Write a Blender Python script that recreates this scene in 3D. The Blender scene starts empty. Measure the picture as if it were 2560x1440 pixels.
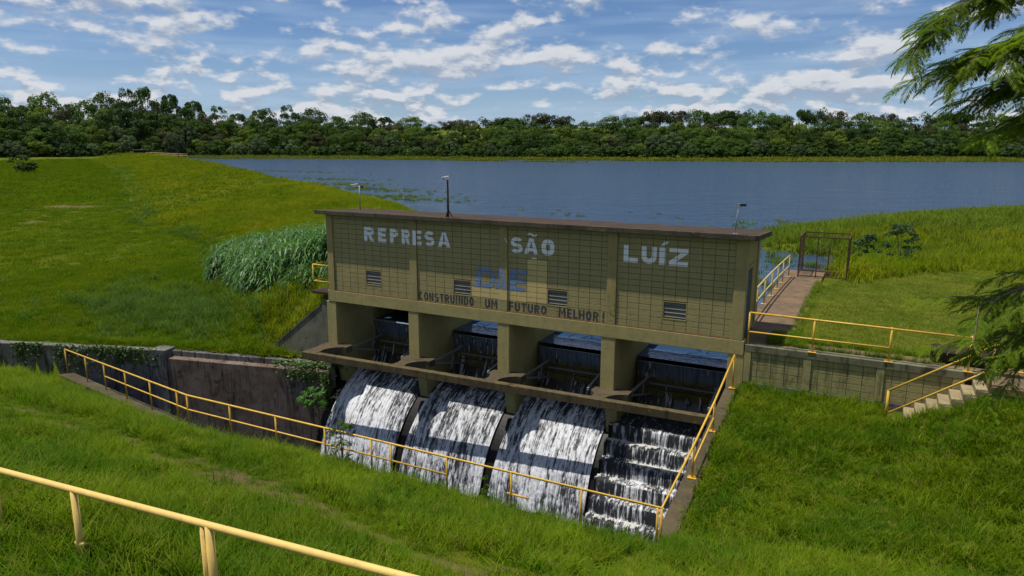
import bpy, bmesh, math, random
import numpy as np
from mathutils import Vector, Matrix

# ------------------------------------------------------------------ camera, sky, sun, exposure
scene = bpy.context.scene
COL = scene.collection
R_ = random.Random(7)
rng = np.random.default_rng(11)

CAM = Vector((20.1105, -22.326, 6.016))
YAW, PITCH, ROLL, FPX = .4764, .201, .0028, 1765.57
fw = Vector((-math.sin(YAW) * math.cos(PITCH), math.cos(YAW) * math.cos(PITCH), -math.sin(PITCH)))
rt = fw.cross(Vector((0, 0, 1))).normalized()
up = rt.cross(fw)
rr = rt * math.cos(ROLL) + up * math.sin(ROLL)
uu = -rt * math.sin(ROLL) + up * math.cos(ROLL)
cam_d = bpy.data.cameras.new('camera')
cam = bpy.data.objects.new('camera', cam_d)
COL.objects.link(cam)
m3 = Matrix((rr, uu, -fw)).transposed()
cam.matrix_world = Matrix.Translation(CAM) @ m3.to_4x4()
cam_d.sensor_width = 36
cam_d.lens = FPX / 2560 * 36
cam_d.clip_start = .1
cam_d.clip_end = 6000
scene.camera = cam

SUN = Vector((-.27, -.142, 1.)).normalized()
SUN_EL = math.asin(SUN.z)
SUN_ROT = math.atan2(SUN.x, SUN.y)
EXPOSURE = 0.1

world = bpy.data.worlds.new('World')
scene.world = world
world.use_nodes = True


class NT:
    """small helper to write node trees"""
    def __init__(s, tree):
        s.t = tree

    def n(s, typ, **kw):
        nd = s.t.nodes.new(typ)
        for k, v in kw.items():
            if k == 'ins':
                for kk, vv in v.items():
                    s.put(nd.inputs[kk], vv)
            else:
                setattr(nd, k, v)
        return nd

    def put(s, sock, v):
        if isinstance(v, bpy.types.NodeSocket):
            s.t.links.new(v, sock)
        elif v is not None:
            if sock.type == 'RGBA' and hasattr(v, '__len__') and len(v) == 3:
                v = (*v, 1)
            sock.default_value = v

    def m(s, op, a, b=None, c=None, clamp=False):
        nd = s.n('ShaderNodeMath', operation=op, use_clamp=clamp)
        s.put(nd.inputs[0], a)
        if b is not None: s.put(nd.inputs[1], b)
        if c is not None: s.put(nd.inputs[2], c)
        return nd.outputs[0]

    def vm(s, op, a, b=None):
        nd = s.n('ShaderNodeVectorMath', operation=op)
        s.put(nd.inputs[0], a)
        if b is not None: s.put(nd.inputs[1], b)
        return nd.outputs[0]

    def comb(s, x, y, z):
        nd = s.n('ShaderNodeCombineXYZ')
        s.put(nd.inputs[0], x); s.put(nd.inputs[1], y); s.put(nd.inputs[2], z)
        return nd.outputs[0]

    def sep(s, v):
        nd = s.n('ShaderNodeSeparateXYZ')
        s.put(nd.inputs[0], v)
        return nd.outputs

    def noise(s, vec, scale, detail=4, rough=.55, dist=0, dims='3D'):
        nd = s.n('ShaderNodeTexNoise', noise_dimensions=dims)
        if vec is not None: s.put(nd.inputs['Vector'], vec)
        nd.inputs['Scale'].default_value = scale
        nd.inputs['Detail'].default_value = detail
        nd.inputs['Roughness'].default_value = rough
        nd.inputs['Distortion'].default_value = dist
        return nd.outputs['Fac']

    def ss(s, v, lo, hi, a=0., b=1.):
        nd = s.n('ShaderNodeMapRange', interpolation_type='SMOOTHSTEP')
        s.put(nd.inputs['Value'], v)
        s.put(nd.inputs['From Min'], lo); s.put(nd.inputs['From Max'], hi)
        s.put(nd.inputs['To Min'], a); s.put(nd.inputs['To Max'], b)
        return nd.outputs[0]

    def mix(s, f, a, b, blend='MIX'):
        nd = s.n('ShaderNodeMix', data_type='RGBA', blend_type=blend)
        s.put(nd.inputs['Factor'], f)
        s.put(nd.inputs['A'] if False else nd.inputs[6], a)
        s.put(nd.inputs[7], b)
        return nd.outputs[2]


def build_world():
    t = world.node_tree
    t.nodes.clear()
    N = NT(t)
    sky = N.n('ShaderNodeTexSky', sky_type='NISHITA', sun_disc=False)
    sky.sun_elevation = SUN_EL
    sky.sun_rotation = SUN_ROT
    sky.altitude = 600
    sky.air_density = 1.0
    sky.dust_density = .6
    sky.ozone_density = 2.2
    tc = N.n('ShaderNodeTexCoord').outputs['Generated']
    d = N.vm('NORMALIZE', tc)
    x, y, z = N.sep(d)
    el = N.m('ARCSINE', N.m('MAXIMUM', z, 0.0))
    az = N.m('ARCTAN2', x, y)

    def dens(off):
        e = N.m('ADD', el, off)
        # two sizes of puffs, small low down (far away), larger higher up
        big = N.noise(N.comb(N.m('MULTIPLY', az, 5.0), N.m('MULTIPLY', e, 15.), 3.1), 1., 3, .5, .1)
        mid = N.noise(N.comb(N.m('MULTIPLY', az, 13.), N.m('MULTIPLY', e, 29.), 6.2), 1., 4, .5, .1)
        sml = N.noise(N.comb(N.m('MULTIPLY', az, 20.), N.m('MULTIPLY', e, 50.), 8.4), 1., 4, .5, .1)
        puf = N.noise(N.comb(N.m('MULTIPLY', az, 38.), N.m('MULTIPLY', e, 72.), 1.7), 1., 4, .55)
        w = N.ss(e, .06, .17)
        return N.m('ADD', N.m('ADD', N.m('MULTIPLY', big, .42), N.m('MULTIPLY', N.m('ADD', N.m('MULTIPLY', mid, w), N.m('MULTIPLY', sml, N.m('SUBTRACT', 1., w))), .58)), N.m('MULTIPLY', N.m('SUBTRACT', puf, .5), .24))
    D0 = dens(0.)
    D1 = dens(.010)
    alpha = N.ss(D0, .465, .575)
    lit = N.ss(N.m('SUBTRACT', D0, D1), -.06, .07)
    thick = N.ss(D0, .53, .72)
    shade = N.m('MULTIPLY', lit, N.m('SUBTRACT', 1., N.m('MULTIPLY', thick, .2)))
    ccol = N.mix(shade, (5.0, 6.1, 7.9), (11.0, 11.2, 11.6))
    # thin veil near the horizon
    veil = N.m('MULTIPLY', N.ss(N.noise(N.comb(N.m('MULTIPLY', az, 4.), N.m('MULTIPLY', el, 40.), 5.), 1., 4, .5), .4, .68), .35)
    low = N.ss(el, .16, .0, .04, .42)
    skyc = N.mix(1., sky.outputs[0], (.78, 1.0, 1.32), 'MULTIPLY')
    c1 = N.mix(N.m('ADD', veil, low, clamp=True), skyc, (6.6, 8.6, 11.4))
    fade = N.ss(el, -.01, .03)
    c2 = N.mix(N.m('MULTIPLY', N.m('MULTIPLY', alpha, .9), fade), c1, ccol)
    bg = N.n('ShaderNodeBackground')
    N.put(bg.inputs['Color'], c2)
    bg.inputs['Strength'].default_value = .062
    out = N.n('ShaderNodeOutputWorld')
    t.links.new(bg.outputs[0], out.inputs[0])


build_world()

try:
    world.cycles.sampling_method = 'MANUAL'
    world.cycles.sample_map_resolution = 512
except Exception:
    pass
sun_d = bpy.data.lights.new('sun', 'SUN')
sun_d.energy = 5.0
sun_d.angle = math.radians(.5)
sun_d.color = (1., .95, .86)
sun_o = bpy.data.objects.new('sun', sun_d)
sun_o.rotation_euler = (-SUN).to_track_quat('-Z', 'Y').to_euler()
sun_o.location = (0, 0, 60)
COL.objects.link(sun_o)

vs = scene.view_settings
vs.view_transform = 'Standard'
vs.look = 'None'
vs.exposure = EXPOSURE
vs.gamma = 1
vs.use_curve_mapping = False
try:
    scene.cycles.max_bounces = 5
    scene.cycles.diffuse_bounces = 2
    scene.cycles.transparent_max_bounces = 12
    scene.cycles.caustics_reflective = False
    scene.cycles.caustics_refractive = False
except Exception:
    pass


# ------------------------------------------------------------------ helpers
def tag(o, label=None, cat=None, group=None, kind=None):
    if label: o['label'] = label
    if cat: o['category'] = cat
    if group: o['group'] = group
    if kind: o['kind'] = kind
    return o


def empty(name, loc=(0, 0, 0), rz=0, label=None, cat=None, group=None):
    o = bpy.data.objects.new(name, None)
    o.empty_display_size = .2
    o.location = loc
    o.rotation_euler = (0, 0, rz)
    COL.objects.link(o)
    return tag(o, label, cat, group)


def link(name, me, parent=None, loc=None, kind=None, rot=None, scale=None):
    """link a mesh object; loc/rot/scale are in world terms also under a parent"""
    o = bpy.data.objects.new(name, me)
    COL.objects.link(o)
    if parent is not None:
        o.parent = parent
        if parent.parent is None:
            o.matrix_parent_inverse = Matrix.LocRotScale(parent.location, parent.rotation_euler, parent.scale).inverted()
    if loc is not None: o.location = loc
    if rot is not None: o.rotation_euler = rot
    if scale is not None: o.scale = scale
    if kind: o['kind'] = kind
    return o


class MB:
    def __init__(s):
        s.v = []; s.f = []

    def add(s, vs_, fs_):
        b = len(s.v)
        s.v.extend([tuple(p) for p in vs_])
        s.f.extend([tuple(i + b for i in f) for f in fs_])
        return s

    def box(s, x0, x1, y0, y1, z0, z1, c=0.):
        """box; c = chamfer on all edges"""
        if c <= 0:
            v = [(x0, y0, z0), (x1, y0, z0), (x1, y1, z0), (x0, y1, z0), (x0, y0, z1), (x1, y0, z1), (x1, y1, z1), (x0, y1, z1)]
            return s.add(v, [(0, 3, 2, 1), (4, 5, 6, 7), (0, 1, 5, 4), (1, 2, 6, 5), (2, 3, 7, 6), (3, 0, 4, 7)])
        return s.hull([(x0, y0), (x1, y0), (x1, y1), (x0, y1)], z0, z1, c)

    def hull(s, poly, z0, z1, c=0., z0s=None, z1s=None):
        """prism of a convex/any CCW plan polygon, chamfered at top and bottom rims and vertical edges"""
        n = len(poly)
        z0s = z0s or [z0] * n
        z1s = z1s or [z1] * n
        if c <= 0:
            v = [(p[0], p[1], z) for p, z in zip(poly, z0s)] + [(p[0], p[1], z) for p, z in zip(poly, z1s)]
            f = [tuple(reversed(range(n))), tuple(range(n, 2 * n))]
            f += [(i, (i + 1) % n, n + (i + 1) % n, n + i) for i in range(n)]
            return s.add(v, f)
        ring = []; zz0 = []; zz1 = []; inr = []
        for i in range(n):
            p = Vector(poly[i]); a = Vector(poly[i - 1]); b = Vector(poly[(i + 1) % n])
            ea = (a - p); eb = (b - p)
            la, lb = ea.length, eb.length
            ea.normalize(); eb.normalize()
            cc = min(c, la * .4, lb * .4)
            ring += [p + ea * cc, p + eb * cc]
            inr += [p + ea * cc + eb * cc, p + ea * cc + eb * cc]
            zz0 += [z0s[i]] * 2; zz1 += [z1s[i]] * 2
        k = len(ring)
        v = []
        v += [(p.x, p.y, z) for p, z in zip(inr, zz0)]
        v += [(p.x, p.y, z + c) for p, z in zip(ring, zz0)]
        v += [(p.x, p.y, z - c) for p, z in zip(ring, zz1)]
        v += [(p.x, p.y, z) for p, z in zip(inr, zz1)]
        f = []
        for r in range(3):
            for i in range(k):
                j = (i + 1) % k
                f.append((r * k + i, r * k + j, (r + 1) * k + j, (r + 1) * k + i))
        f.append(tuple(reversed(range(0, k, 2))))
        f.append(tuple(3 * k + i for i in range(0, k, 2)))
        return s.add(v, f)

    def tube(s, pts, r, seg=8, cap=True):
        pts = [Vector(p) for p in pts]
        n = len(pts)
        rs = r if hasattr(r, '__len__') else [r] * n
        b = len(s.v)
        prev = None
        for i, p in enumerate(pts):
            if i == 0: t = pts[1] - pts[0]
            elif i == n - 1: t = pts[-1] - pts[-2]
            else: t = (pts[i + 1] - p).normalized() + (p - pts[i - 1]).normalized()
            t.normalize()
            if prev is None:
                a = Vector((0, 0, 1)) if abs(t.z) < .9 else Vector((1, 0, 0))
                u = t.cross(a).normalized()
            else:
                u = (prev - t * prev.dot(t)).normalized()
            prev = u
            w = t.cross(u)
            for k in range(seg):
                a = 2 * math.pi * k / seg
                q = p + (u * math.cos(a) + w * math.sin(a)) * rs[i]
                s.v.append(tuple(q))
        for i in range(n - 1):
            for k in range(seg):
                k2 = (k + 1) % seg
                s.f.append((b + i * seg + k, b + (i + 1) * seg + k, b + (i + 1) * seg + k2, b + i * seg + k2))
        if cap:
            s.f.append(tuple(b + k for k in range(seg)))
            s.f.append(tuple(b + (n - 1) * seg + k for k in reversed(range(seg))))
        return s

    def bar(s, a, b_, w, h=None):
        """square bar between two points"""
        a = Vector(a); b_ = Vector(b_); h = h or w
        t = (b_ - a).normalized()
        z = Vector((0, 0, 1)) if abs(t.z) < .95 else Vector((0, 1, 0))
        u = t.cross(z).normalized() * w / 2
        v = t.cross(u).normalized() * h / 2
        vs_ = [a - u - v, a + u - v, a + u + v, a - u + v, b_ - u - v, b_ + u - v, b_ + u + v, b_ - u + v]
        return s.add(vs_, [(3, 2, 1, 0), (4, 5, 6, 7), (0, 1, 5, 4), (1, 2, 6, 5), (2, 3, 7, 6), (3, 0, 4, 7)])

    def mesh(s, name, mat=None, smooth=False):
        me = bpy.data.meshes.new(name)
        me.from_pydata(s.v, [], s.f)
        if mat: me.materials.append(mat)
        if smooth:
            me.polygons.foreach_set('use_smooth', [True] * len(me.polygons))
        me.update()
        return me

    def build(s, name, mat, parent=None, smooth=False, kind=None):
        me = s.mesh(name, mat, smooth)
        bm = bmesh.new(); bm.from_mesh(me)
        bmesh.ops.recalc_face_normals(bm, faces=bm.faces)
        bm.to_mesh(me); bm.free()
        return link(name, me, parent, kind=kind)


def np_mesh(name, v, f, mat=None, smooth=False, attrs=None):
    """fast mesh from numpy arrays; f is (n,3) or (n,4)"""
    me = bpy.data.meshes.new(name)
    v = np.asarray(v, np.float32); f = np.asarray(f, np.int32)
    k = f.shape[1]
    me.vertices.add(len(v)); me.vertices.foreach_set('co', v.ravel())
    me.loops.add(f.size); me.loops.foreach_set('vertex_index', f.ravel())
    me.polygons.add(len(f))
    me.polygons.foreach_set('loop_start', np.arange(0, f.size, k, dtype=np.int32))
    me.polygons.foreach_set('loop_total', np.full(len(f), k, np.int32))
    if smooth: me.polygons.foreach_set('use_smooth', np.ones(len(f), bool))
    if mat: me.materials.append(mat)
    for nm, a in (attrs or {}).items():
        at = me.attributes.new(nm, 'FLOAT', 'POINT')
        at.data.foreach_set('value', np.asarray(a, np.float32))
    me.update(calc_edges=True)
    return me


def vnoise(x, y, seed=0):
    """value noise, numpy, roughly 0..1"""
    g = np.random.default_rng(seed).random((257, 257))
    xi = np.floor(x).astype(int); yi = np.floor(y).astype(int)
    fx = x - xi; fy = y - yi
    fx = fx * fx * (3 - 2 * fx); fy = fy * fy * (3 - 2 * fy)
    a = g[xi % 256, yi % 256]; b = g[(xi + 1) % 256, yi % 256]
    c = g[xi % 256, (yi + 1) % 256]; d = g[(xi + 1) % 256, (yi + 1) % 256]
    return (a * (1 - fx) + b * fx) * (1 - fy) + (c * (1 - fx) + d * fx) * fy


def fbm(x, y, octv=4, seed=0, gain=.5):
    s = 0; a = 1; t = 0
    for o in range(octv):
        s = s + a * vnoise(x * 2 ** o + 13.7 * o, y * 2 ** o + 7.3 * o, seed + o)
        t += a; a *= gain
    return s / t


def sstep(a, b, x):
    t = np.clip((x - a) / (b - a), 0, 1)
    return t * t * (3 - 2 * t)


# ------------------------------------------------------------------ materials
MATS = {}


def new_mat(name):
    m = bpy.data.materials.new(name)
    m.use_nodes = True
    m.node_tree.nodes.clear()
    N = NT(m.node_tree)
    out = N.n('ShaderNodeOutputMaterial')
    MATS[name] = m
    return m, N, out


def principled(N, out, col, rough=.8, spec=.3, metal=0., bump=None, bstr=.3, bdist=.02):
    p = N.n('ShaderNodeBsdfPrincipled')
    N.put(p.inputs['Base Color'], col)
    N.put(p.inputs['Roughness'], rough)
    N.put(p.inputs['Specular IOR Level'], spec)
    N.put(p.inputs['Metallic'], metal)
    if bump is not None:
        b = N.n('ShaderNodeBump')
        b.inputs['Strength'].default_value = bstr
        b.inputs['Distance'].default_value = bdist
        N.put(b.inputs['Height'], bump)
        N.put(p.inputs['Normal'], b.outputs[0])
    N.t.links.new(p.outputs[0], out.inputs[0])
    return p


def pos(N):
    return N.n('ShaderNodeNewGeometry').outputs['Position']


def m_concrete(name, c1, c2, dark=(.03, .027, .022), streak=.5, blotch=.5, lichen=None, scale=1., rough=.9):
    """weathered concrete or paint: mottled tone, run-down black streaks, mould blotches, optional lichen"""
    m, N, out = new_mat(name)
    P = pos(N)
    n1 = N.noise(P, 1.3 * scale, 6, .6)
    n2 = N.noise(P, 9 * scale, 5, .6)
    n3 = N.noise(P, 55, 3, .6)
    x, y, z = N.sep(P)
    sv = N.comb(N.m('MULTIPLY', N.m('ADD', x, N.m('MULTIPLY', y, .7)), 5.), N.m('MULTIPLY', y, 3.), N.m('MULTIPLY', z, .55))
    st = N.noise(sv, 1.2, 5, .62)
    col = N.mix(N.ss(n1, .3, .7), c1, c2)
    col = N.mix(N.ss(n2, .35, .75, 0., .35), col, tuple(v * .62 for v in c1))
    k1 = N.m('MULTIPLY', N.ss(st, .5, .72), streak)
    k2 = N.m('MULTIPLY', N.ss(N.noise(P, 2.4 * scale, 8, .68), .52, .68), blotch)
    col = N.mix(N.m('MAXIMUM', k1, k2), col, dark)
    if lichen:
        col = N.mix(N.ss(N.noise(P, 6., 6, .7), .6, .68, 0., .8), col, lichen)
    col = N.mix(N.ss(n3, .3, .8, 0., .2), col, tuple(v * .4 for v in c1))
    bp = N.m('ADD', N.m('MULTIPLY', n2, .6), N.m('MULTIPLY', n3, .4))
    principled(N, out, col, rough, .12, bump=bp, bstr=.5, bdist=.02)
    return m


def m_plain(name, col, rough=.6, spec=.4, metal=0., var=.25, scale=6., wear=None, wear_amt=.6):
    m, N, out = new_mat(name)
    P = pos(N)
    n = N.noise(P, scale, 6, .65)
    c = N.mix(N.ss(n, .3, .75, 0., 1.), col, tuple(v * (1 - var) for v in col))
    if wear:
        c = N.mix(N.ss(N.noise(P, scale * 2.3, 7, .7), .58, .68, 0., wear_amt), c, wear)
    principled(N, out, c, rough, spec, metal, bump=n, bstr=.2, bdist=.005)
    return m


def m_leaf(name, c1, c2, c3=None, trans=.35, rough=.55, big=.25, spec=.25):
    """foliage: per-instance random tone plus large patches, slight translucency"""
    m, N, out = new_mat(name)
    P = pos(N)
    oi = N.n('ShaderNodeObjectInfo').outputs['Random']
    n = N.noise(P, big, 4, .6)
    n2 = N.noise(P, big * 9, 3, .6)
    c = N.mix(N.ss(n, .35, .65), c1, c2)
    if c3:
        c = N.mix(N.ss(n2, .5, .75, 0., .7), c, c3)
    v = N.m('ADD', .72, N.m('MULTIPLY', oi, .56))
    c = N.mix(1., c, N.comb(v, v, v), 'MULTIPLY')
    p = N.n('ShaderNodeBsdfPrincipled')
    N.put(p.inputs['Base Color'], c)
    p.inputs['Roughness'].default_value = rough
    p.inputs['Specular IOR Level'].default_value = spec
    tr = N.n('ShaderNodeBsdfTranslucent')
    N.put(tr.inputs['Color'], N.mix(1., c, (1.25, 1.3, .6), 'MULTIPLY'))
    mx = N.n('ShaderNodeMixShader')
    mx.inputs[0].default_value = trans
    N.t.links.new(p.outputs[0], mx.inputs[1]); N.t.links.new(tr.outputs[0], mx.inputs[2])
    N.t.links.new(mx.outputs[0], out.inputs[0])
    return m


OLIVE = (.335, .285, .125)
olive = m_concrete('olive_paint', OLIVE, (.32, .24, .088), (.06, .048, .03), .22, .15)
olive_block = m_concrete('olive_block', (.345, .292, .128), (.30, .255, .112), (.09, .07, .035), .14, .08)
olive_pier = m_concrete('pier_paint', (.385, .325, .135), (.33, .275, .112), (.09, .06, .025), .22, .18)
olive_low = m_concrete('wall_paint_mould', (.34, .30, .13), (.27, .245, .108), (.02, .02, .016), .6, .5)
cornice = m_concrete('mouldy_coping', (.20, .19, .11), (.13, .12, .08), (.018, .017, .014), .8, .85)
mortar = m_plain('mortar', (.05, .038, .022), .95, .1)
ledge = m_plain('earth_stained_ledge', (.16, .085, .04), .95, .1, var=.5, scale=3.)
roof_m = m_concrete('roof_concrete', (.068, .046, .033), (.046, .032, .025), (.026, .02, .016), .2, .5, lichen=(.15, .10, .05))
roof_edge = m_concrete('roof_edge', (.10, .085, .055), (.06, .052, .038), (.018, .016, .013), .6, .6, lichen=(.24, .19, .075))
beam_m = m_concrete('mossy_beam', (.12, .092, .045), (.075, .06, .034), (.016, .014, .010), .7, .6, lichen=(.26, .15, .03))
conc_old = m_concrete('stained_retaining_wall', (.19, .185, .18), (.09, .08, .07), (.012, .011, .011), 1., .85)
conc_red = m_concrete('earth_stained_wall', (.20, .16, .125), (.12, .08, .055), (.016, .013, .012), .95, .8)
conc_wing = m_concrete('wing_wall', (.20, .19, .13), (.13, .125, .09), (.022, .022, .018), .5, .7)
curb_m = m_concrete('old_curb', (.10, .078, .046), (.062, .049, .031), (.02, .017, .012), .3, .6, lichen=(.22, .165, .075))
path_m = m_concrete('walkway_slab', (.19, .125, .07), (.11, .08, .055), (.045, .036, .028), .0, .55)
step_m = m_concrete('stair_concrete', (.34, .27, .14), (.24, .195, .115), (.06, .05, .04), .25, .45)
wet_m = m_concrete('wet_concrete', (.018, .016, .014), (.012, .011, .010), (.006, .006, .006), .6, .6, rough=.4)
yellow = m_plain('yellow_pipe_paint', (.62, .37, .045), .5, .4, var=.22, scale=4., wear=(.16, .085, .03), wear_amt=.75)
yellow_near = m_plain('faded_yellow_pipe', (.68, .46, .13), .55, .35, var=.18, scale=5., wear=(.3, .2, .07), wear_amt=.6)
yellow_pale = m_plain('sun_bleached_pipe', (.56, .40, .15), .6, .3, var=.25, scale=5., wear=(.2, .11, .05))
rust = m_plain('rusty_steel', (.085, .045, .03), .85, .2, var=.4)
dark_steel = m_plain('dark_wet_steel', (.03, .032, .035), .3, .5, var=.5, scale=2.5)
grey_steel = m_plain('galvanised', (.32, .33, .34), .45, .5, .4)
black_pl = m_plain('black_plastic', (.025, .025, .028), .5, .4)
white_pl = m_plain('white_housing', (.7, .7, .72), .4, .4, var=.1)
slat_m = m_plain('louver_concrete', (.17, .165, .14), .85, .2, var=.35, scale=4.)
dark_in = m_plain('dark_interior', (.012, .012, .012), .95, .05)
blue_door = m_plain('blue_door', (.02, .055, .19), .55, .4, var=.4)
white_paint = m_plain('white_letter_paint', (.82, .81, .78), .8, .2, var=.16, scale=5., wear=(.5, .46, .36), wear_amt=.35)
black_paint = m_plain('dark_letter_paint', (.062, .06, .066), .8, .2, var=.3, scale=6., wear=(.19, .17, .09), wear_amt=.5)
patch_paint = m_plain('pale_repaint', (.56, .43, .17), .85, .2, var=.14, scale=3.)


def m_blue():
    m, N, out = new_mat('brushed_blue_paint')
    P = pos(N)
    x, y, z = N.sep(P)
    n = N.noise(N.comb(N.m('MULTIPLY', x, 2.), y, N.m('MULTIPLY', z, 9.)), 3., 7, .7)
    c = N.mix(N.ss(n, .38, .62), (.08, .17, .34), (.21, .27, .36))
    c = N.mix(N.ss(N.noise(P, 14., 5, .7), .53, .66, 0., .8), c, (.34, .29, .12))
    principled(N, out, c, .8, .2)
    return m


blue_paint = m_blue()
bark = m_concrete('tree_bark', (.16, .13, .10), (.10, .08, .06), (.03, .025, .02), .4, .4)
log_m = m_concrete('dark_log', (.06, .042, .034), (.035, .026, .022), (.01, .009, .008), .5, .6)
soil = (.16, .095, .05)

grass_near = m_leaf('bank_grass', (.066, .142, .003), (.135, .20, .005), (.27, .24, .05), .45, .7, .5, .08)
grass_lawn = m_leaf('lawn_grass', (.135, .19, .020), (.21, .235, .032), (.30, .25, .085), .4, .8, .3, .06)
grass_dam = m_leaf('dam_grass', (.10, .16, .003), (.175, .20, .005), (.25, .22, .04), .42, .8, .12, .06)
grass_field = m_leaf('field_grass', (.068, .132, .002), (.11, .16, .003), (.18, .175, .02), .42, .8, .16, .06)
grass_dark = m_leaf('lush_dark_grass', (.045, .10, .008), (.07, .13, .010), (.11, .16, .02), .4, .6, .5, .15)
cane_m = m_leaf('cane_leaf', (.045, .13, .016), (.07, .17, .025), (.13, .22, .06), .35, .45, .6, .35)
reed_m = m_leaf('marsh_plants', (.085, .145, .012), (.125, .165, .016), (.17, .19, .03), .35, .8, .2, .08)
marsh_far = m_leaf('far_marsh', (.11, .15, .014), (.16, .165, .022), None, .25, .8, .06, .05)
leafA = m_leaf('forest_leaf_dark', (.030, .062, .013), (.045, .085, .015), (.06, .10, .02), .3, .6, .05, .1)
leafB = m_leaf('forest_leaf_mid', (.048, .092, .014), (.068, .12, .017), (.09, .14, .024), .3, .6, .05, .1)
leafC = m_leaf('forest_leaf_yellow', (.085, .13, .018), (.115, .16, .022), (.14, .17, .03), .3, .6, .05, .1)
leafD = m_leaf('forest_leaf_brown', (.055, .06, .028), (.072, .075, .033), None, .25, .7, .05, .1)
leafE = m_leaf('forest_leaf_grey', (.07, .11, .045), (.095, .135, .06), None, .25, .7, .05, .1)
frond_m = m_leaf('feathery_leaf', (.075, .14, .006), (.125, .19, .008), (.19, .23, .015), .45, .6, 1.2, .12)
sap_m = m_leaf('sapling_leaf', (.055, .17, .015), (.09, .22, .03), (.13, .25, .05), .35, .4, 2.)
bush_m = m_leaf('bush_leaf', (.022, .06, .014), (.04, .085, .02), None, .25, .5, 1.)
creeper_m = m_leaf('creeper_leaf', (.03, .065, .012), (.055, .10, .018), None, .25, .5, 1.)


def m_ground():
    m, N, out = new_mat('ground_soil_and_turf')
    P = pos(N)
    n1 = N.noise(P, .09, 5, .6)
    n2 = N.noise(P, .8, 6, .65)
    n3 = N.noise(P, 7., 5, .7)
    n4 = N.noise(P, .33, 5, .6, .5)
    c = N.mix(N.ss(n1, .35, .65), (.05, .085, .003), (.10, .115, .004))
    c = N.mix(N.ss(n2, .4, .7, 0., .7), c, (.055, .09, .003))
    c = N.mix(N.ss(n3, .45, .8, 0., .6), c, (.10, .075, .03))
    at = N.n('ShaderNodeAttribute', attribute_name='bare').outputs['Fac']
    b = N.m('MULTIPLY', at, N.ss(N.m('ADD', N.m('MULTIPLY', n2, .5), N.m('MULTIPLY', n3, .5)), .3, .55))
    c = N.mix(b, c, N.mix(n3, soil, (.11, .075, .045)))
    c = N.mix(N.m('MULTIPLY', N.ss(n4, .60, .72), .35), c, (.17, .14, .05))
    principled(N, out, c, .95, .1, bump=N.m('ADD', n3, n2), bstr=.8, bdist=.12)
    return m


ground_m = m_ground()


def m_lake():
    m, N, out = new_mat('lake_surface')
    P = pos(N)
    x, y, z = N.sep(P)
    # ripples: wind from the side
    v = N.comb(N.m('ADD', N.m('MULTIPLY', x, .45), N.m('MULTIPLY', y, .23)), N.m('SUBTRACT', N.m('MULTIPLY', y, .80), N.m('MULTIPLY', x, .41)), 0.)
    n1 = N.noise(v, .42, 5, .66, .3)
    n2 = N.noise(v, 2.4, 3, .6, .3)
    n3 = N.noise(v, .16, 3, .5)
    calm = N.ss(y, 16., 34., .12, 1.)
    h = N.m('MULTIPLY', N.m('ADD', N.m('ADD', n1, N.m('MULTIPLY', n2, .35)), N.m('MULTIPLY', n3, 1.3)), calm)
    dirt = N.noise(P, .05, 4, .5)
    col = N.mix(dirt, (.022, .055, .12), (.032, .062, .115))
    p = principled(N, out, col, .12, .5, bump=h, bstr=1., bdist=.75)
    p.inputs['IOR'].default_value = 1.33
    return m


lake_m = m_lake()


def m_foam(name, dark=(.030, .033, .038), white=(.66, .67, .70), thr=(.18, .82), cut=False):
    """falling water: attribute foam 0..1 drives clear dark water -> white water; 'gap' opens holes"""
    m, N, out = new_mat(name)
    f = N.n('ShaderNodeAttribute', attribute_name='foam').outputs['Fac']
    ua = N.n('ShaderNodeAttribute', attribute_name='uu').outputs['Fac']
    va = N.n('ShaderNodeAttribute', attribute_name='vv').outputs['Fac']
    fine = N.noise(N.comb(N.m('MULTIPLY', ua, 14.), N.m('MULTIPLY', va, 1.3), 0.), 1., 6, .72, .6)
    fine2 = N.noise(N.comb(N.m('MULTIPLY', ua, 7.), N.m('MULTIPLY', va, 4.), 4.), 1., 5, .68, .9)
    k = N.m('ADD', f, N.m('ADD', N.m('MULTIPLY', N.m('SUBTRACT', fine, .5), 2.6), N.m('MULTIPLY', N.m('SUBTRACT', fine2, .5), 1.2)))
    a = N.ss(k, thr[0], thr[1])
    col = N.mix(a, dark, white)
    rough = N.m('ADD', .16, N.m('MULTIPLY', a, .5))
    p = principled(N, out, col, rough, .5, bump=k, bstr=.6, bdist=.05)
    p.inputs['IOR'].default_value = 1.33
    if cut:
        tr = N.n('ShaderNodeBsdfTransparent')
        mx = N.n('ShaderNodeMixShader')
        N.put(mx.inputs[0], N.ss(k, thr[0] - .08, thr[0] + .02))
        N.t.links.new(tr.outputs[0], mx.inputs[1]); N.t.links.new(p.outputs[0], mx.inputs[2])
        N.t.links.new(mx.outputs[0], out.inputs[0])
    return m


foam_m = m_foam('white_water')
fall_m = m_foam('thin_falls', cut=True, thr=(.42, .8), white=(.52, .51, .47))


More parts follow.
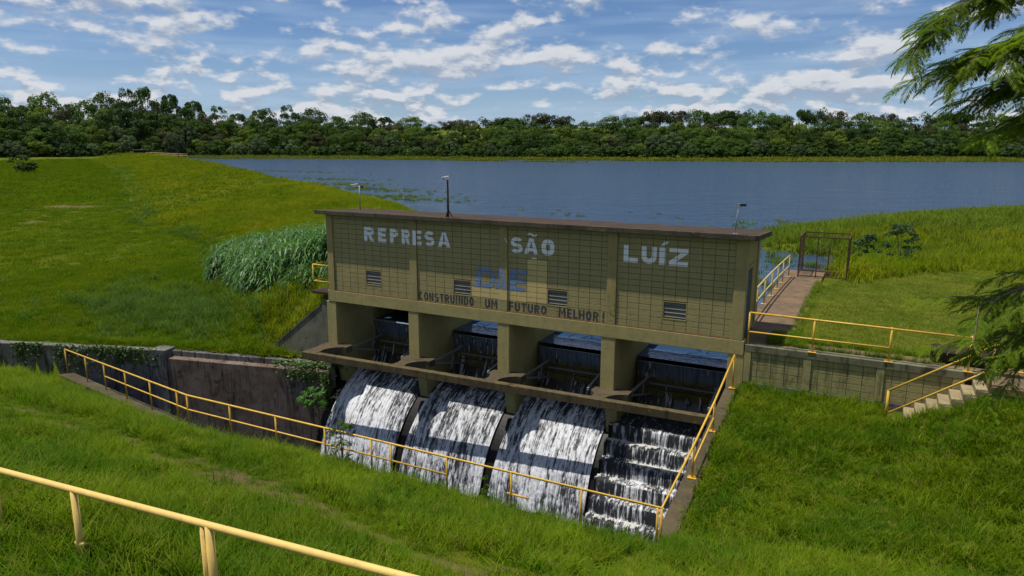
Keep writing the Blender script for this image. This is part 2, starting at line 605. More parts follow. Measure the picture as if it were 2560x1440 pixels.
# ------------------------------------------------------------------ terrain
ZW = -1.75                                   # lake level
CREST = np.array([(-.6, 2.2), (-9, 14), (-26, 37), (-45, 49), (-79, 70.5), (-168, 131), (-271, 193.5), (-345, 236), (-430, 285)])
CRZ = np.array([-.4, -.4, -.25, -.05, .1, .3, .3, .4, 1.])
CRW = np.array([3.9, 10., 16.5, 21., 20., 21., 23., 25., 30.])
FAR = np.array([(-620, -60), (-430, 110), (-362, 170), (-366, 228), (-326, 268), (-250, 290), (-146, 301), (-31, 329), (80, 402), (200, 470), (430, 560), (800, 640)])
RIGHT = np.array([(16.9, .2), (16.9, 13), (18.6, 15.4), (19.2, 24), (19.8, 31.5), (12.6, 33.2), (11.6, 44.5), (14, 49.5), (20.5, 63), (28.5, 72.5), (35.4, 79), (60, 99), (120, 140), (260, 190), (700, 280), (700, .2)])


def polyline_d(px, py, line):
    """distance to polyline, signed side (left of direction > 0), index+t of the foot"""
    best = np.full(px.shape, 1e9); side = np.zeros(px.shape); par = np.zeros(px.shape)
    for i in range(len(line) - 1):
        ax, ay = line[i]; bx, by = line[i + 1]
        dx, dy = bx - ax, by - ay
        L2 = dx * dx + dy * dy
        t = np.clip(((px - ax) * dx + (py - ay) * dy) / L2, 0, 1)
        qx, qy = ax + t * dx, ay + t * dy
        d = np.hypot(px - qx, py - qy)
        cr = dx * (py - ay) - dy * (px - ax)
        m = d < best - 1e-9
        best = np.where(m, d, best); side = np.where(m, np.sign(cr), side); par = np.where(m, i + t, par)
    return best, side, par


def inside(px, py, poly):
    r = np.zeros(px.shape, bool)
    n = len(poly)
    for i in range(n):
        x0, y0 = poly[i]; x1, y1 = poly[(i + 1) % n]
        c = ((y0 > py) != (y1 > py)) & (px < (x1 - x0) * (py - y0) / (y1 - y0 + 1e-12) + x0)
        r ^= c
    return r


BLX = np.array([-60, -16.1, -12.2, 1.25, 16.6, 60.])
BLY = np.array([-16., -4.95, -4.0, -8.0, -8.0, -8.0])
BLZ = np.array([-5.4, -4.85, -4.68, -2.84, -2.82, -2.6])
LW = [(-.15, -.12), (-8.2, -2.15), (-8.9, -2.36), (-16.1, -4.85), (-60, -15.6)]
LWX = np.array([p[0] for p in LW][::-1]); LWY = np.array([p[1] for p in LW][::-1])


def H(x, y):
    x = np.asarray(x, float); y = np.asarray(y, float)
    lump = (fbm(x * .35 + 40, y * .35 + 40, 4, 3) - .5)
    # --- lake bed
    z = np.full(x.shape, -4.2)
    # --- dam and the field below it
    d, sd, par = polyline_d(x, y, CREST)
    cz = np.interp(par, np.arange(len(CREST)), CRZ); cw = np.interp(par, np.arange(len(CREST)), CRW)
    field = -3.25 + .3 * (fbm(x * .02 + 9, y * .02 + 5, 3, 5) - .5) + lump * .10
    field = field + .012 * np.clip(-x - 30, 0, 200) * 0.3
    tt = np.clip((d - 1.6) / cw, 0, 1)
    down = cz + (field - cz) * np.minimum(tt * 1.12, 1.) + lump * .12 * np.clip(d / 4, 0, 1) - .22 * np.exp(-((tt - .93) / .06) ** 2)
    upst = cz - np.clip(d - 1.4, 0, None) * .5
    damz = np.where(sd > 0, down, upst)          # the crest runs away from the house: the field lies on its left
    # ground in front of the wing wall stays low
    low = -3.2 + lump * .1 + np.clip(y - .42, 0, 9) * 12 + np.clip(-3.35 - x, 0, 9) * .9
    damz = np.where(sd > 0, np.minimum(damz, low), damz)
    ywl = np.interp(x, LWX, LWY)
    cap = -3.24 + lump * .08 + .45 * np.clip(y - ywl - 1.0, 0, None)
    wing = np.maximum(-.36 + .78 * (x + .21), -3.3) + .55 * np.clip(y - .5, 0, None)
    cap = np.where((x > -6) & (y > .42), np.minimum(np.where(x > -4.2, 99, cap), wing), cap)
    damz = np.where((sd > 0) & (x < -.1), np.minimum(damz, cap), damz)
    z = np.maximum(z, np.maximum(damz, -4.2))
    # --- right bank upstream
    ins = inside(x, y, RIGHT)
    dr, _, _ = polyline_d(x, y, RIGHT[2:15])
    rz = ZW + np.minimum(.12 + dr * .13, 1.62) + lump * .25 * sstep(12, 24, y)
    rz = np.where((y < 15) & (x > 16.9), -.13 + lump * .05 - .02 * np.clip(y - 8, 0, 9), np.where(y < 20, np.maximum(rz, -.3 + lump * .1), rz))
    z = np.where(ins, rz, z)
    # --- far shore
    df, sf, _ = polyline_d(x, y, FAR)
    leftish = sstep(-120, -300, x)
    flat = 25 + 25 * sstep(-120, 60, x)
    rise = np.where(df < flat, df * .03, flat * .03 + (df - flat) * (.075 + .05 * leftish))
    rise = np.minimum(rise, 6 + 5 * leftish + .024 * df)
    fz = np.where(sf > 0, ZW + rise + (fbm(x * .012, y * .012, 3, 8) - .5) * np.clip(df * .06, 0, 12), -9)
    z = np.maximum(z, fz)
    # --- downstream side
    yl = np.interp(x, BLX, BLY); zl = np.interp(x, BLX, BLZ)
    t = np.clip(yl - y, 0, None)
    bank = zl + .40 * t - .010 * np.sin(t * 1.1) + lump * .22 * np.clip(t, 0, 1) - .30 * sstep(6.5, 3.5, x) * sstep(1.9, 1.5, t) * sstep(.2, .6, t)
    road = np.interp(x, [-60, 0, 10, 17, 30, 60], [.6, .75, .80, 1.2, 1.5, 1.6])
    bank = np.minimum(bank, road)
    yw = np.interp(x, LWX, LWY)
    z = np.where((y < yl) & (x < 16.7), bank, z)
    fieldleft = (x < -.15) & (y > yw + .2) & (y < 3)
    betw = (x <= -.15) & (y < yw + .15) & (y >= yl)
    z = np.where(betw, zl, z)
    # right slope
    yy = np.clip(-y, 0, 8)
    rs = -1.46 - .155 * yy + .05 * np.clip(x - 16.8, 0, 12) * np.clip(yy / 3, 0, 1)
    up_ = np.interp(x, [20.3, 21.2, 23.0, 24.5, 30], [0, .08, .92, 1.1, 1.2]) * sstep(-6.5, -1.3, y)
    rs = rs + np.where(y > -1.15, 0 * x, up_)
    t2 = np.clip(-8 - y, 0, None)
    rs2 = rs + .40 * t2 + lump * .2 * np.clip(-y, 0, 1)
    rs2 = np.minimum(rs2, road + .05 * np.clip(x - 17, 0, 20))
    # ease the valley
    rs2 = rs2 + .5 * np.exp(-((y + 8) / 2.2) ** 2) * np.clip((x - 17.2) / 3, 0, 1)
    z = np.where((x >= 16.7) & (y < -.12), rs2, z)
    return z


BARE = [(9.9, -13.1, 1.0, .28), (12.4, -13.6, 1.1, .35), (6.4, -12.9, .8, .22), (14.9, -14.1, .9, .3), (3., -12.7, .8, .2), (8.2, -12.5, .6, .18), (11.2, -12.9, .7, .18), (18.6, -12.2, .6, .25), (20.2, -8.3, .35, .25),
        (-84, 40, 5., 2.2), (-66, 27, 4., .8), (-9.3, 5.2, .9, .5)]


def strip_mask(x, y):
    """mown strip running along the bank"""
    ys_ = np.interp(x, [-12, 1., 5.5, 9.8, 12.9, 14.4, 18, 24], [-11.2, -12.35, -12.5, -12.9, -13.5, -13.8, -14.4, -15.5])
    return np.exp(-((y - ys_) / (.95 + .25 * np.sin(np.asarray(x) * .9))) ** 4)


def bare(x, y):
    b = np.zeros(np.shape(x))
    for cx, cy, rx, ry in BARE:
        ang = -.18 if cy < 0 else .5
        dx, dy = x - cx, y - cy
        a = dx * math.cos(ang) + dy * math.sin(ang); c = -dx * math.sin(ang) + dy * math.cos(ang)
        n = fbm(np.asarray(x) * 1.5 + 3, np.asarray(y) * 1.5, 3, 21) - .5
        b = np.maximum(b, sstep(1.25, .6, np.sqrt((a / rx) ** 2 + (c / ry) ** 2) + n * 1.1))
    # worn soil showing through the mown strip and the ledge above the curb
    n = fbm(np.asarray(x) * .9 + 3, np.asarray(y) * .9, 3, 23)
    b = np.maximum(b, .75 * strip_mask(x, y) * sstep(.56, .66, n) * (np.asarray(y) < -8))
    t = np.interp(x, BLX, BLY) - y
    n2 = fbm(np.asarray(x) * .6 + 13, np.asarray(y) * .6, 3, 29)
    b = np.maximum(b, .95 * np.exp(-((t - 1.75) / .30) ** 2) * sstep(.46, .56, n2) * (np.asarray(x) < 6))
    return b


HOLE = [(-12.15, -3.25), (-12.2, -4.15), (1.25, -8.2), (16.55, -8.2), (16.55, 2.9), (-.35, 2.9), (-.35, .45), (-8.3, -1.55)]


def build_ground():
    def axis(lo, hi, step, far_lo, far_hi):
        mid = np.arange(lo, hi + 1e-6, step)
        a = []; s = step; p = lo
        while p > far_lo:
            s = min(s * 1.07, 6 if abs(p) < 420 else 40); p -= s; a.append(p)
        b = []; s = step; p = hi
        while p < far_hi:
            s = min(s * 1.07, 6 if abs(p) < 420 else 40); p += s; b.append(p)
        return np.concatenate([a[::-1], mid, b])
    xs = axis(-30, 34, .3, -1500, 1500)
    ys = axis(-26, 36, .3, -160, 2600)
    X, Y = np.meshgrid(xs, ys)
    Z = H(X, Y)
    nx, ny = len(xs), len(ys)
    idx = np.arange(nx * ny).reshape(ny, nx)
    f = np.stack([idx[:-1, :-1], idx[:-1, 1:], idx[1:, 1:], idx[1:, :-1]], -1).reshape(-1, 4)
    cx = (X[:-1, :-1] + X[1:, 1:]).ravel() / 2; cy = (Y[:-1, :-1] + Y[1:, 1:]).ravel() / 2
    keep = ~inside(cx, cy, HOLE)
    me = np_mesh('ground', np.stack([X.ravel(), Y.ravel(), Z.ravel()], -1), f[keep], ground_m, True, {'bare': bare(X.ravel(), Y.ravel())})
    o = link('ground', me)
    tag(o, 'grassy ground of dam, field, banks and far shore', 'ground', kind='structure')


build_ground()

# lake: one sheet from the gates to the far shore
lk = [(-.6, 2.45), (-9, 14), (-26, 37), (-45, 49), (-79, 70.5), (-168, 131), (-271, 193.5), (-345, 236), (-400, 330), (-250, 420), (300, 700), (700, 700), (700, 200), (60, 60), (24, 30), (17.5, 14), (17.5, 2.45)]
me = bpy.data.meshes.new('lake')
me.from_pydata([(x, y, ZW) for x, y in lk], [], [tuple(range(len(lk)))[::-1]])
me.materials.append(lake_m)
tag(link('lake', me), 'wind-rippled blue lake behind the dam', 'lake', kind='structure')
bm = bmesh.new(); bm.from_mesh(me); bmesh.ops.recalc_face_normals(bm, faces=bm.faces)
for fc in bm.faces:
    if fc.normal.z < 0: fc.normal_flip()
bmesh.ops.triangulate(bm, faces=bm.faces)
bm.to_mesh(me); bm.free()

# ------------------------------------------------------------------ gatehouse
BAYX = [(.30, 4.13), (4.46, 8.09), (8.42, 12.22), (12.55, 16.37)]        # clear block panels
LINE1 = [.70, 4.88, 8.79, 12.95]                                          # first full vertical joint of each bay
PIL = [(-.02, .30), (4.13, 4.46), (8.09, 8.42), (12.22, 12.55), (16.37, 16.74)]
PIER = [(-.20, .30), (3.99, 4.48), (8.01, 8.50), (12.08, 12.58), (16.32, 16.82)]
ROOFZ = 3.22
BD = 2.35                                                                 # depth of the house
house = empty('gatehouse', (8.3, 1.1, 0), label='long olive block gatehouse with painted lettering standing over the spillway', cat='building')

def roofz_(y): return ROOFZ + .01 - .055 * (y + .35)


# mortar backing walls with vent openings left in the front one
VENT = [(1.90, 2.70), (6.08, 6.88), (9.99, 10.79), (14.15, 14.95)]
VZ0, VZ1 = .40, 1.0
mb = MB()
for (x0, x1), (v0, v1) in zip(BAYX, VENT):
    mb.box(x0, v0, .017, .16, .0, ROOFZ); mb.box(v1, x1, .017, .16, .0, ROOFZ)
    mb.box(v0, v1, .017, .16, .0, VZ0); mb.box(v0, v1, .017, .16, VZ1, ROOFZ)
mb.build('wall', mortar, house)
mb = MB().box(.0, 16.7, BD - .16, BD - .02, 0, ROOFZ - .15)
mb.build('wall', olive, house)
MB().hull([(.0, .2), (.14, .2), (.14, BD - .2), (.0, BD - .2)], 0, 0, 0, z0s=[0] * 4, z1s=[roofz_(.2), roofz_(.2), roofz_(BD - .2), roofz_(BD - .2)]).build('wall', olive, house)
# right end wall with the door opening
mb = MB()
for y0_, y1_, z0_ in ((.2, .42, 0), (1.32, BD - .25, 0), (.42, 1.32, 2.2)):
    mb.hull([(16.56, y0_), (16.70, y0_), (16.70, y1_), (16.56, y1_)], 0, 0, 0, z0s=[z0_] * 4, z1s=[roofz_(y0_), roofz_(y0_), roofz_(y1_), roofz_(y1_)])
mb.build('wall', olive, house)
MB().box(16.42, 16.55, .2, 1.6, .0, 2.4).build('dark_room', dark_in, house)
dr = MB().box(16.60, 16.64, .44, 1.30, .02, 2.18).build('door', blue_door, house)
MB().box(16.64, 16.66, .50, 1.24, 1.05, 1.15).build('rail_strip', blue_door, dr)
MB().tube([(16.64, 1.18, 1.05), (16.70, 1.18, 1.05), (16.70, 1.10, 1.05)], .012, 6).build('handle', grey_steel, dr)
MB().box(16.53, 16.74, .30, 1.44, 2.2, 2.30).build('door_lintel', olive, house)
MB().box(16.56, 16.715, -.0, BD - .25, -.02, .0).build('floor_edge', curb_m, house)

# pillars, beam, roof
for i, (a, b) in enumerate(PIL):
    bm_ = MB().box(a, b, -.06, .2, .0, ROOFZ, .012)
    bm_.build('pillar', olive, house)
    MB().box(a, b, BD - .24, BD + .02, .0, ROOFZ - .13, .012).build('pillar', olive, house)
MB().box(-.08, 16.80, -.062, .30, -.47, -.0, .015).build('beam', olive_pier, house)
MB().box(.0, 16.70, BD - .3, BD, -.47, -.0, .01).build('beam', olive_pier, house)
MB().box(.0, 16.70, .30, BD - .3, -.2, -.03).build('floor_slab', curb_m, house)
for x0, x1 in BAYX:
    MB().box(x0 + .002, x1 - .002, -.055, .013, .0, .022).build('ledge', ledge, house)
RT = .055


def roofz(y): return ROOFZ + .13 - RT * (y + .35)


mb = MB().hull([(-.41, -.29), (16.94, -.29), (17.03, -.20), (17.03, 2.80), (-.41, 2.80)], 0, 0, .010, z0s=[roofz(y) - .165 for y in (-.35, -.35, -.25, 2.8, 2.8)], z1s=[roofz(y) for y in (-.35, -.35, -.25, 2.8, 2.8)])
mb.build('roof_edge', roof_edge, house)


def roof_top():
    n, m = 140, 26
    X, Y = np.meshgrid(np.linspace(-.402, 17.022, n), np.linspace(-.282, 2.792, m))
    Z = ROOFZ + .131 - RT * (Y + .35) + .014 * fbm(X * 1.2, Y * 1.2, 4, 31) + .006 * fbm(X * 6, Y * 6, 2, 32)
    E_ = ROOFZ + .124 - RT * (Y + .35)
    Z[0, :] = E_[0, :]; Z[-1, :] = E_[-1, :]; Z[:, 0] = E_[:, 0]; Z[:, -1] = E_[:, -1]
    X = np.where((X > 16.93) & (Y < -.2), 16.93, X)
    i = np.arange(n * m).reshape(m, n)
    f = np.stack([i[:-1, :-1], i[:-1, 1:], i[1:, 1:], i[1:, :-1]], -1).reshape(-1, 4)
    link('roof', np_mesh('roof', np.stack([X, Y, Z], -1).reshape(-1, 3), f, roof_m, True), house)


roof_top()

# blocks, one by one: 300 largest (two bays on the right) single, the others joined
JT = .012


def block_mesh(w, h, name='block'):
    c = .006
    mb = MB()
    y0, y1 = 0., .02
    v = [(c, y0, c), (w - c, y0, c), (w - c, y0, h - c), (c, y0, h - c), (0, c, 0), (w, c, 0), (w, c, h), (0, c, h), (0, y1, 0), (w, y1, 0), (w, y1, h), (0, y1, h)]
    f = [(0, 1, 2, 3), (4, 5, 1, 0), (5, 6, 2, 1), (6, 7, 3, 2), (7, 4, 0, 3), (4, 8, 9, 5), (5, 9, 10, 6), (6, 10, 11, 7), (7, 11, 8, 4)]
    mb.add(v, f)
    return mb


BM_CACHE = {}


def block_piece(w, h, mat):
    k = (round(w, 3), round(h, 3), mat.name)
    if k not in BM_CACHE:
        BM_CACHE[k] = block_mesh(w, h).mesh('block', mat)
    return BM_CACHE[k]


def bay_cells(b):
    x0, x1 = BAYX[b]
    ed = [x0]
    x = LINE1[b]
    while x < x1 - .06:
        ed.append(x); x += .40
    ed.append(x1)
    cells = []
    for r in range(16):
        z0 = .022 + .2 * r; z1 = min(z0 + .2, ROOFZ)
        for a, c in zip(ed[:-1], ed[1:]):
            va, vb = VENT[b]
            if a > va - .05 and c < vb + .05 and z0 > VZ0 - .1 and z1 < VZ1 + .1:
                continue
            cells.append((a + JT / 2, c - JT / 2, z0 + JT / 2, z1 - JT / 2))
    return cells


joined = MB()
count = 0
for b in (3, 2, 1, 0):
    for (a, c, z0, z1) in bay_cells(b):
        jy = R_.uniform(-.0012, .0012)
        if count < 296:
            link('block', block_piece(c - a, z1 - z0, olive_block), house, (a, jy, z0)); count += 1
        else:
            t = block_mesh(c - a, z1 - z0)
            joined.add([(p[0] + a, p[1] + jy, p[2] + z0) for p in t.v], t.f)
jo = joined.build('blocks', olive_block, house, kind='stuff')

# louvred vents
for (v0, v1) in VENT:
    fr = MB()
    fr.box(v0, v0 + .03, -.004, .15, VZ0, VZ1); fr.box(v1 - .03, v1, -.004, .15, VZ0, VZ1)
    fr.box(v0 + .03, v1 - .03, -.004, .15, VZ1 - .025, VZ1); fr.box(v0 + .03, v1 - .03, -.008, .15, VZ0, VZ0 + .03)
    vo = fr.build('vent', olive, house)
    MB().box(v0, v1, .17, .19, VZ0, VZ1).build('backing', dark_in, vo)
    for k in range(4):
        zc = VZ0 + .125 + k * .135
        s = MB().add([(v0 + .03, .012, zc - .045), (v1 - .03, .012, zc - .045), (v1 - .03, .085, zc + .10), (v0 + .03, .085, zc + .10),
                      (v0 + .03, .030, zc - .055), (v1 - .03, .030, zc - .055), (v1 - .03, .105, zc + .09), (v0 + .03, .105, zc + .09)],
                     [(0, 1, 2, 3), (7, 6, 5, 4), (0, 4, 5, 1), (2, 6, 7, 3), (0, 3, 7, 4), (1, 5, 6, 2)])
        s.build('slat', slat_m, vo)


# ------------------------------------------------------------------ painted lettering on the blocks
def joints_for(x0, x1):
    vx = []
    for b in range(4):
        x = LINE1[b]
        while x < BAYX[b][1] - .06:
            vx.append(x); x += .4
        vx.append(BAYX[b][0]); vx.append(BAYX[b][1])
    return [x for x in vx if x0 - .1 < x < x1 + .1]


def paint(name, polys, mat, parent, y=-.0032, holes=True):
    """flat paint: list of (outer loops) already as bmesh-able faces [(verts, faces)], cut at the block joints, laid on block and pillar faces"""
    bm = bmesh.new()
    for vs_, fs_ in polys:
        bv = [bm.verts.new((p[0], 0, p[1])) for p in vs_]
        for f in fs_:
            try: bm.faces.new([bv[i] for i in f])
            except ValueError: pass
    xs = [v.co.x for v in bm.verts]; zs = [v.co.z for v in bm.verts]
    g = JT / 2 + .001
    cuts = []
    for x in joints_for(min(xs), max(xs)):
        for s in (-g, g): cuts.append(((x + s, 0, 0), (1, 0, 0)))
    for r in range(17):
        for s in (-g, g): cuts.append(((0, 0, .022 + .2 * r + s), (0, 0, 1)))
    for a, b in PIL:
        for x in (a, b): cuts.append(((x, 0, 0), (1, 0, 0)))
    for co, no in cuts:
        bmesh.ops.bisect_plane(bm, geom=bm.verts[:] + bm.edges[:] + bm.faces[:], plane_co=co, plane_no=no, dist=1e-6)
    jx = joints_for(min(xs) - 1, max(xs) + 1)
    dead = []
    for f in bm.faces:
        c = f.calc_center_median()
        onpil = any(a < c.x < b for a, b in PIL)
        if onpil:
            for v in f.verts: pass
            f.tag = True
            continue
        if any(abs(c.x - x) < g for x in jx) or any(abs(c.z - (.022 + .2 * r)) < g for r in range(17)):
            dead.append(f)
    bmesh.ops.delete(bm, geom=dead, context='FACES')
    # split pillar faces off and lay them on the pillar front
    pf = [f for f in bm.faces if f.tag]
    if pf:
        bmesh.ops.split(bm, geom=pf)
    for v in bm.verts: v.co.y = y
    for f in bm.faces:
        c = f.calc_center_median()
        if any(a < c.x < b for a, b in PIL):
            for v in f.verts: v.co.y = -.06 - .003
    for f in bm.faces:
        f.normal_update()
        if f.normal.y > 0: f.normal_flip()
    me = bpy.data.meshes.new(name)
    bm.to_mesh(me); bm.free()
    me.materials.append(mat)
    return link(name, me, parent)


def rect(x0, x1, z0, z1):
    return ([(x0, z0), (x1, z0), (x1, z1), (x0, z1)], [(0, 1, 2, 3)])


def quad(*p):
    return (list(p), [(0, 1, 2, 3)])


def ring(cx, cz, rx, rz, t, a0=0., a1=360., n=22, sq=1.0):
    """thick elliptic arc, angles in degrees, t = stroke width"""
    vs_ = []; fs_ = []
    for i in range(n + 1):
        a = math.radians(a0 + (a1 - a0) * i / n)
        ca, sa = math.cos(a), math.sin(a)
        ca = math.copysign(abs(ca) ** sq, ca); sa = math.copysign(abs(sa) ** sq, sa)
        vs_ += [(cx + rx * ca, cz + rz * sa), (cx + (rx - t) * ca, cz + (rz - t) * sa)]
    for i in range(n):
        fs_.append((2 * i, 2 * i + 1, 2 * i + 3, 2 * i + 2))
    return (vs_, fs_)


def glyph(ch, x0, x1, z0, z1, t, slant=0.):
    """block capitals from strokes of width t"""
    w, h = x1 - x0, z1 - z0
    zm = (z0 + z1) / 2
    P = []
    if ch in 'ÃÍ': base = 'A' if ch == 'Ã' else 'I'
    else: base = ch
    if base == 'R' or base == 'P':
        zb = z0 + h * (.40 if base == 'P' else .42)
        r = (z1 - zb) / 2
        rx = min(w * .55, r * 1.15)
        P += [rect(x0, x0 + t, z0, z1), rect(x0 + t, x1 - rx, z1 - t * .85, z1), rect(x0 + t, x1 - rx, zb, zb + t * .85)]
        P += [ring(x1 - rx, zb + r, rx, r, min(t * .9, r * .8), -90, 90, 12)]
        if base == 'R':
            P += [quad((x0 + w * .42, zb), (x0 + w * .42 + t, zb), (x1 + .02 * w, z0), (x1 - t * 1.02, z0))]
    elif base == 'E':
        P += [rect(x0, x0 + t, z0, z1), rect(x0 + t, x1, z1 - t * .85, z1), rect(x0 + t, x1, z0, z0 + t * .85), rect(x0 + t, x1 - w * .08, zm - t * .42, zm + t * .42)]
    elif base == 'F':
        P += [rect(x0, x0 + t, z0, z1), rect(x0 + t, x1, z1 - t * .85, z1), rect(x0 + t, x1 - w * .1, zm - t * .3, zm + t * .5)]
    elif base == 'L':
        P += [rect(x0, x0 + t, z0, z1), rect(x0 + t, x1, z0, z0 + t * .95)]
    elif base == 'I':
        P += [rect(x0, x0 + t, z0, z1)]
    elif base == 'T':
        P += [rect(x0, x1, z1 - t * .85, z1), rect((x0 + x1 - t) / 2, (x0 + x1 + t) / 2, z0, z1 - t * .85)]
    elif base == 'H':
        P += [rect(x0, x0 + t, z0, z1), rect(x1 - t, x1, z0, z1), rect(x0 + t, x1 - t, zm - t * .4, zm + t * .4)]
    elif base == 'U':
        r = w / 2
        P += [rect(x0, x0 + t, z0 + r, z1), rect(x1 - t, x1, z0 + r, z1), ring((x0 + x1) / 2, z0 + r, r, r, t, 180, 360, 14)]
    elif base == 'O':
        P += [ring((x0 + x1) / 2, zm, w / 2, h / 2, t, 0, 360, 30, .82)]
    elif base == 'C':
        P += [ring((x0 + x1) / 2, zm, w / 2, h / 2, t, 48, 312, 24, .85)]
    elif base == 'D':
        P += [rect(x0, x0 + t, z0, z1), ring(x0 + t, zm, w - t, h / 2, t * .92, -90, 90, 16, .85)]
    elif base == 'S':
        r1 = (h + t * .8) / 4
        cx = (x0 + x1) / 2
        P += [ring(cx, z1 - r1, w / 2, r1, t * .8, 30, 270, 18, .9), ring(cx, z0 + r1, w / 2, r1, t * .8, -150, 90, 18, .9)]
    elif base == 'N':
        P += [rect(x0, x0 + t, z0, z1), rect(x1 - t, x1, z0, z1), quad((x0 + t, z1), (x1 - t, z0 + .30 * h), (x1 - t, z0), (x0 + t, z1 - .30 * h))]
    elif base == 'M':
        xm = (x0 + x1) / 2
        P += [quad((x0, z0), (x0 + t, z0), (x0 + t * 1.25, z1), (x0 + t * .25, z1)), quad((x1 - t, z0), (x1, z0), (x1 - t * .25, z1), (x1 - t * 1.25, z1)),
              quad((x0 + t * 1.25, z1), (x0 + t * 1.25, z1 - h * .28), (xm, z0 + h * .12), (xm, z0 + h * .45)), quad((x1 - t * 1.25, z1 - h * .28), (x1 - t * 1.25, z1), (xm, z0 + h * .45), (xm, z0 + h * .12))]
    elif base == 'Z':
        P += [rect(x0, x1, z1 - t * .85, z1), rect(x0, x1, z0, z0 + t * .85), quad((x0, z0 + t * .85), (x0 + t * 1.45, z0 + t * .85), (x1, z1 - t * .85), (x1 - t * 1.45, z1 - t * .85))]
    elif base == 'A':
        xm = (x0 + x1) / 2
        ta = t * .48
        za = z0 + h * .20; zb = za + t * .62

        def xl(z): return x0 + (xm - ta - x0) * (z - z0) / h

        def xr(z): return x1 - (x1 - xm - ta) * (z - z0) / h
        ztop = z1 - t * .5
        P += [quad((x0, z0), (x0 + t, z0), (xm - ta + t * .95, z1), (xm - ta, z1)) if False else quad((x0, z0), (x0 + t * 1.02, z0), (xm + .001, ztop - .02 * h), (xm - ta, z1))]
        P += [quad((x1 - t * 1.02, z0), (x1, z0), (xm + ta, z1), (xm + .0012, ztop - .02 * h))]
        P += [([(xm - ta, z1), (xm, ztop - .02 * h), (xm + ta, z1)], [(0, 1, 2)])]
        il = lambda z: x0 + t * 1.02 + (xm - x0 - t * 1.02) * (z - z0) / (ztop - .02 * h - z0)
        ir = lambda z: x1 - t * 1.02 + (xm - x1 + t * 1.02) * (z - z0) / (ztop - .02 * h - z0)
        P += [quad((il(za), za), (ir(za), za), (ir(zb), zb), (il(zb), zb))]
    elif base == '!':
        P += [quad((x0, z0 + h * .3), (x1, z0 + h * .3), (x1 + .01, z1), (x0 + .005, z1)), rect(x0, x1, z0, z0 + h * .16)]
    if ch == 'Í':
        P += [quad((x0 + t * .15, z1 + .05), (x0 + t * .75, z1 + .05), (x0 + t * 1.5, z1 + .20), (x0 + t * .75, z1 + .20))]
    if ch == 'Ã':
        xm = (x0 + x1) / 2 + .04
        pts = []
        for i in range(13):
            u = i / 12
            x = xm - .19 + .38 * u
            zc = z1 + .115 + .038 * math.sin(u * 2 * math.pi + .2) + .03 * u
            th = .042 * (1 - .35 * abs(2 * u - 1))
            pts.append((x, zc, th))
        vs_ = []
        for x, zc, th in pts: vs_ += [(x, zc - th), (x, zc + th)]
        P.append((vs_, [(2 * i, 2 * i + 2, 2 * i + 3, 2 * i + 1) for i in range(12)]))
    if slant:
        P = [([(x + slant * (z - z0), z) for x, z in v], f) for v, f in P]
    return P


LET = [('R', 1.90, 2.40), ('E', 2.61, 3.0), ('P', 3.19, 3.58), ('R', 3.75, 4.17), ('E', 4.30, 4.68), ('S', 4.82, 5.27), ('A', 5.42, 5.98),
       ('S', 8.54, 9.01), ('Ã', 9.07, 9.63), ('O', 9.75, 10.25), ('L', 12.76, 13.25), ('U', 13.37, 13.88), ('Í', 13.96, 14.17), ('Z', 14.29, 14.90)]
for k, (ch, a, b) in enumerate(LET):
    paint('letter', glyph(ch, a, b, 2.19, 2.755, .165 if ch != 'Í' else b - a), white_paint, house)
LOW = [('CONSTRUINDO', 4.50, 6.98, .03, .38), ('UM', 7.46, 7.99, .03, .38), ('FUTURO', 8.47, 9.97, .035, .38), ('MELHOR', 10.44, 11.94, .02, .375), ('!', 12.08, 12.14, .03, .39)]
for txt, a, b, z0, z1 in LOW:
    wd = {'I': .42, 'M': 1.35, '!': .5, 'L': .8, 'E': .85, 'F': .85}
    ws = [wd.get(c, 1.) for c in txt]
    gap = .24
    unit = (b - a) / (sum(ws) + gap * (len(txt) - 1))
    x = a
    for c, w in zip(txt, ws):
        paint('letter', glyph(c, x, x + w * unit, z0 + .02, z1, min(.068, unit * w * .44) if c != 'I' else w * unit * .8), black_paint, house)
        x += (w + gap) * unit

# pale repainted patch below the lettering and the blue worn DAE mark on it
paint('repainted_patch', [rect(9.20, 9.98, .46, 1.99)], patch_paint, house, y=-.0022)
paint('repainted_patch', [rect(6.89, 9.195, .43, .80)], patch_paint, house, y=-.0022)
sl = .22
D_ = [quad((7.0, .79), (7.26, .79), (7.43, 1.58), (7.17, 1.58)), quad((7.43, 1.38), (7.43, 1.58), (7.66, 1.58), (7.66, 1.38)), quad((7.26, .79), (7.26, .98), (7.70, .98), (7.70, .79))]
D_ += [([(7.66, 1.58), (7.83, 1.42), (7.88, 1.2), (7.86, .95), (7.70, .79), (7.70, .98), (7.70, 1.2), (7.66, 1.38)], [(7, 6, 2, 1), (7, 1, 0), (6, 5, 3, 2), (5, 4, 3)])]
A_ = [quad((7.90, .79), (8.02, .79), (8.15, 1.40), (8.04, 1.58)), quad((8.26, .80), (8.42, .80), (8.27, 1.58), (8.15, 1.40)), ([(8.04, 1.58), (8.15, 1.40), (8.27, 1.58)], [(0, 1, 2)]), quad((8.05, .93), (8.24, .93), (8.21, 1.08), (8.08, 1.08))]
E_ = [quad((8.45, .79), (8.72, .79), (8.80, 1.58), (8.53, 1.58)), quad((8.79, 1.42), (8.80, 1.58), (9.24, 1.58), (9.20, 1.42)), quad((8.76, 1.12), (8.775, 1.28), (9.16, 1.28), (9.13, 1.12)), quad((8.72, .79), (8.74, .96), (9.11, .96), (9.07, .79))]
for g in (D_, A_, E_):
    paint('letter', g, blue_paint, house, y=-.0042)
paint('paint_scrape', [quad((8.30, 2.72), (8.325, 2.72), (8.42, 2.55), (8.40, 2.54))], white_paint, house)
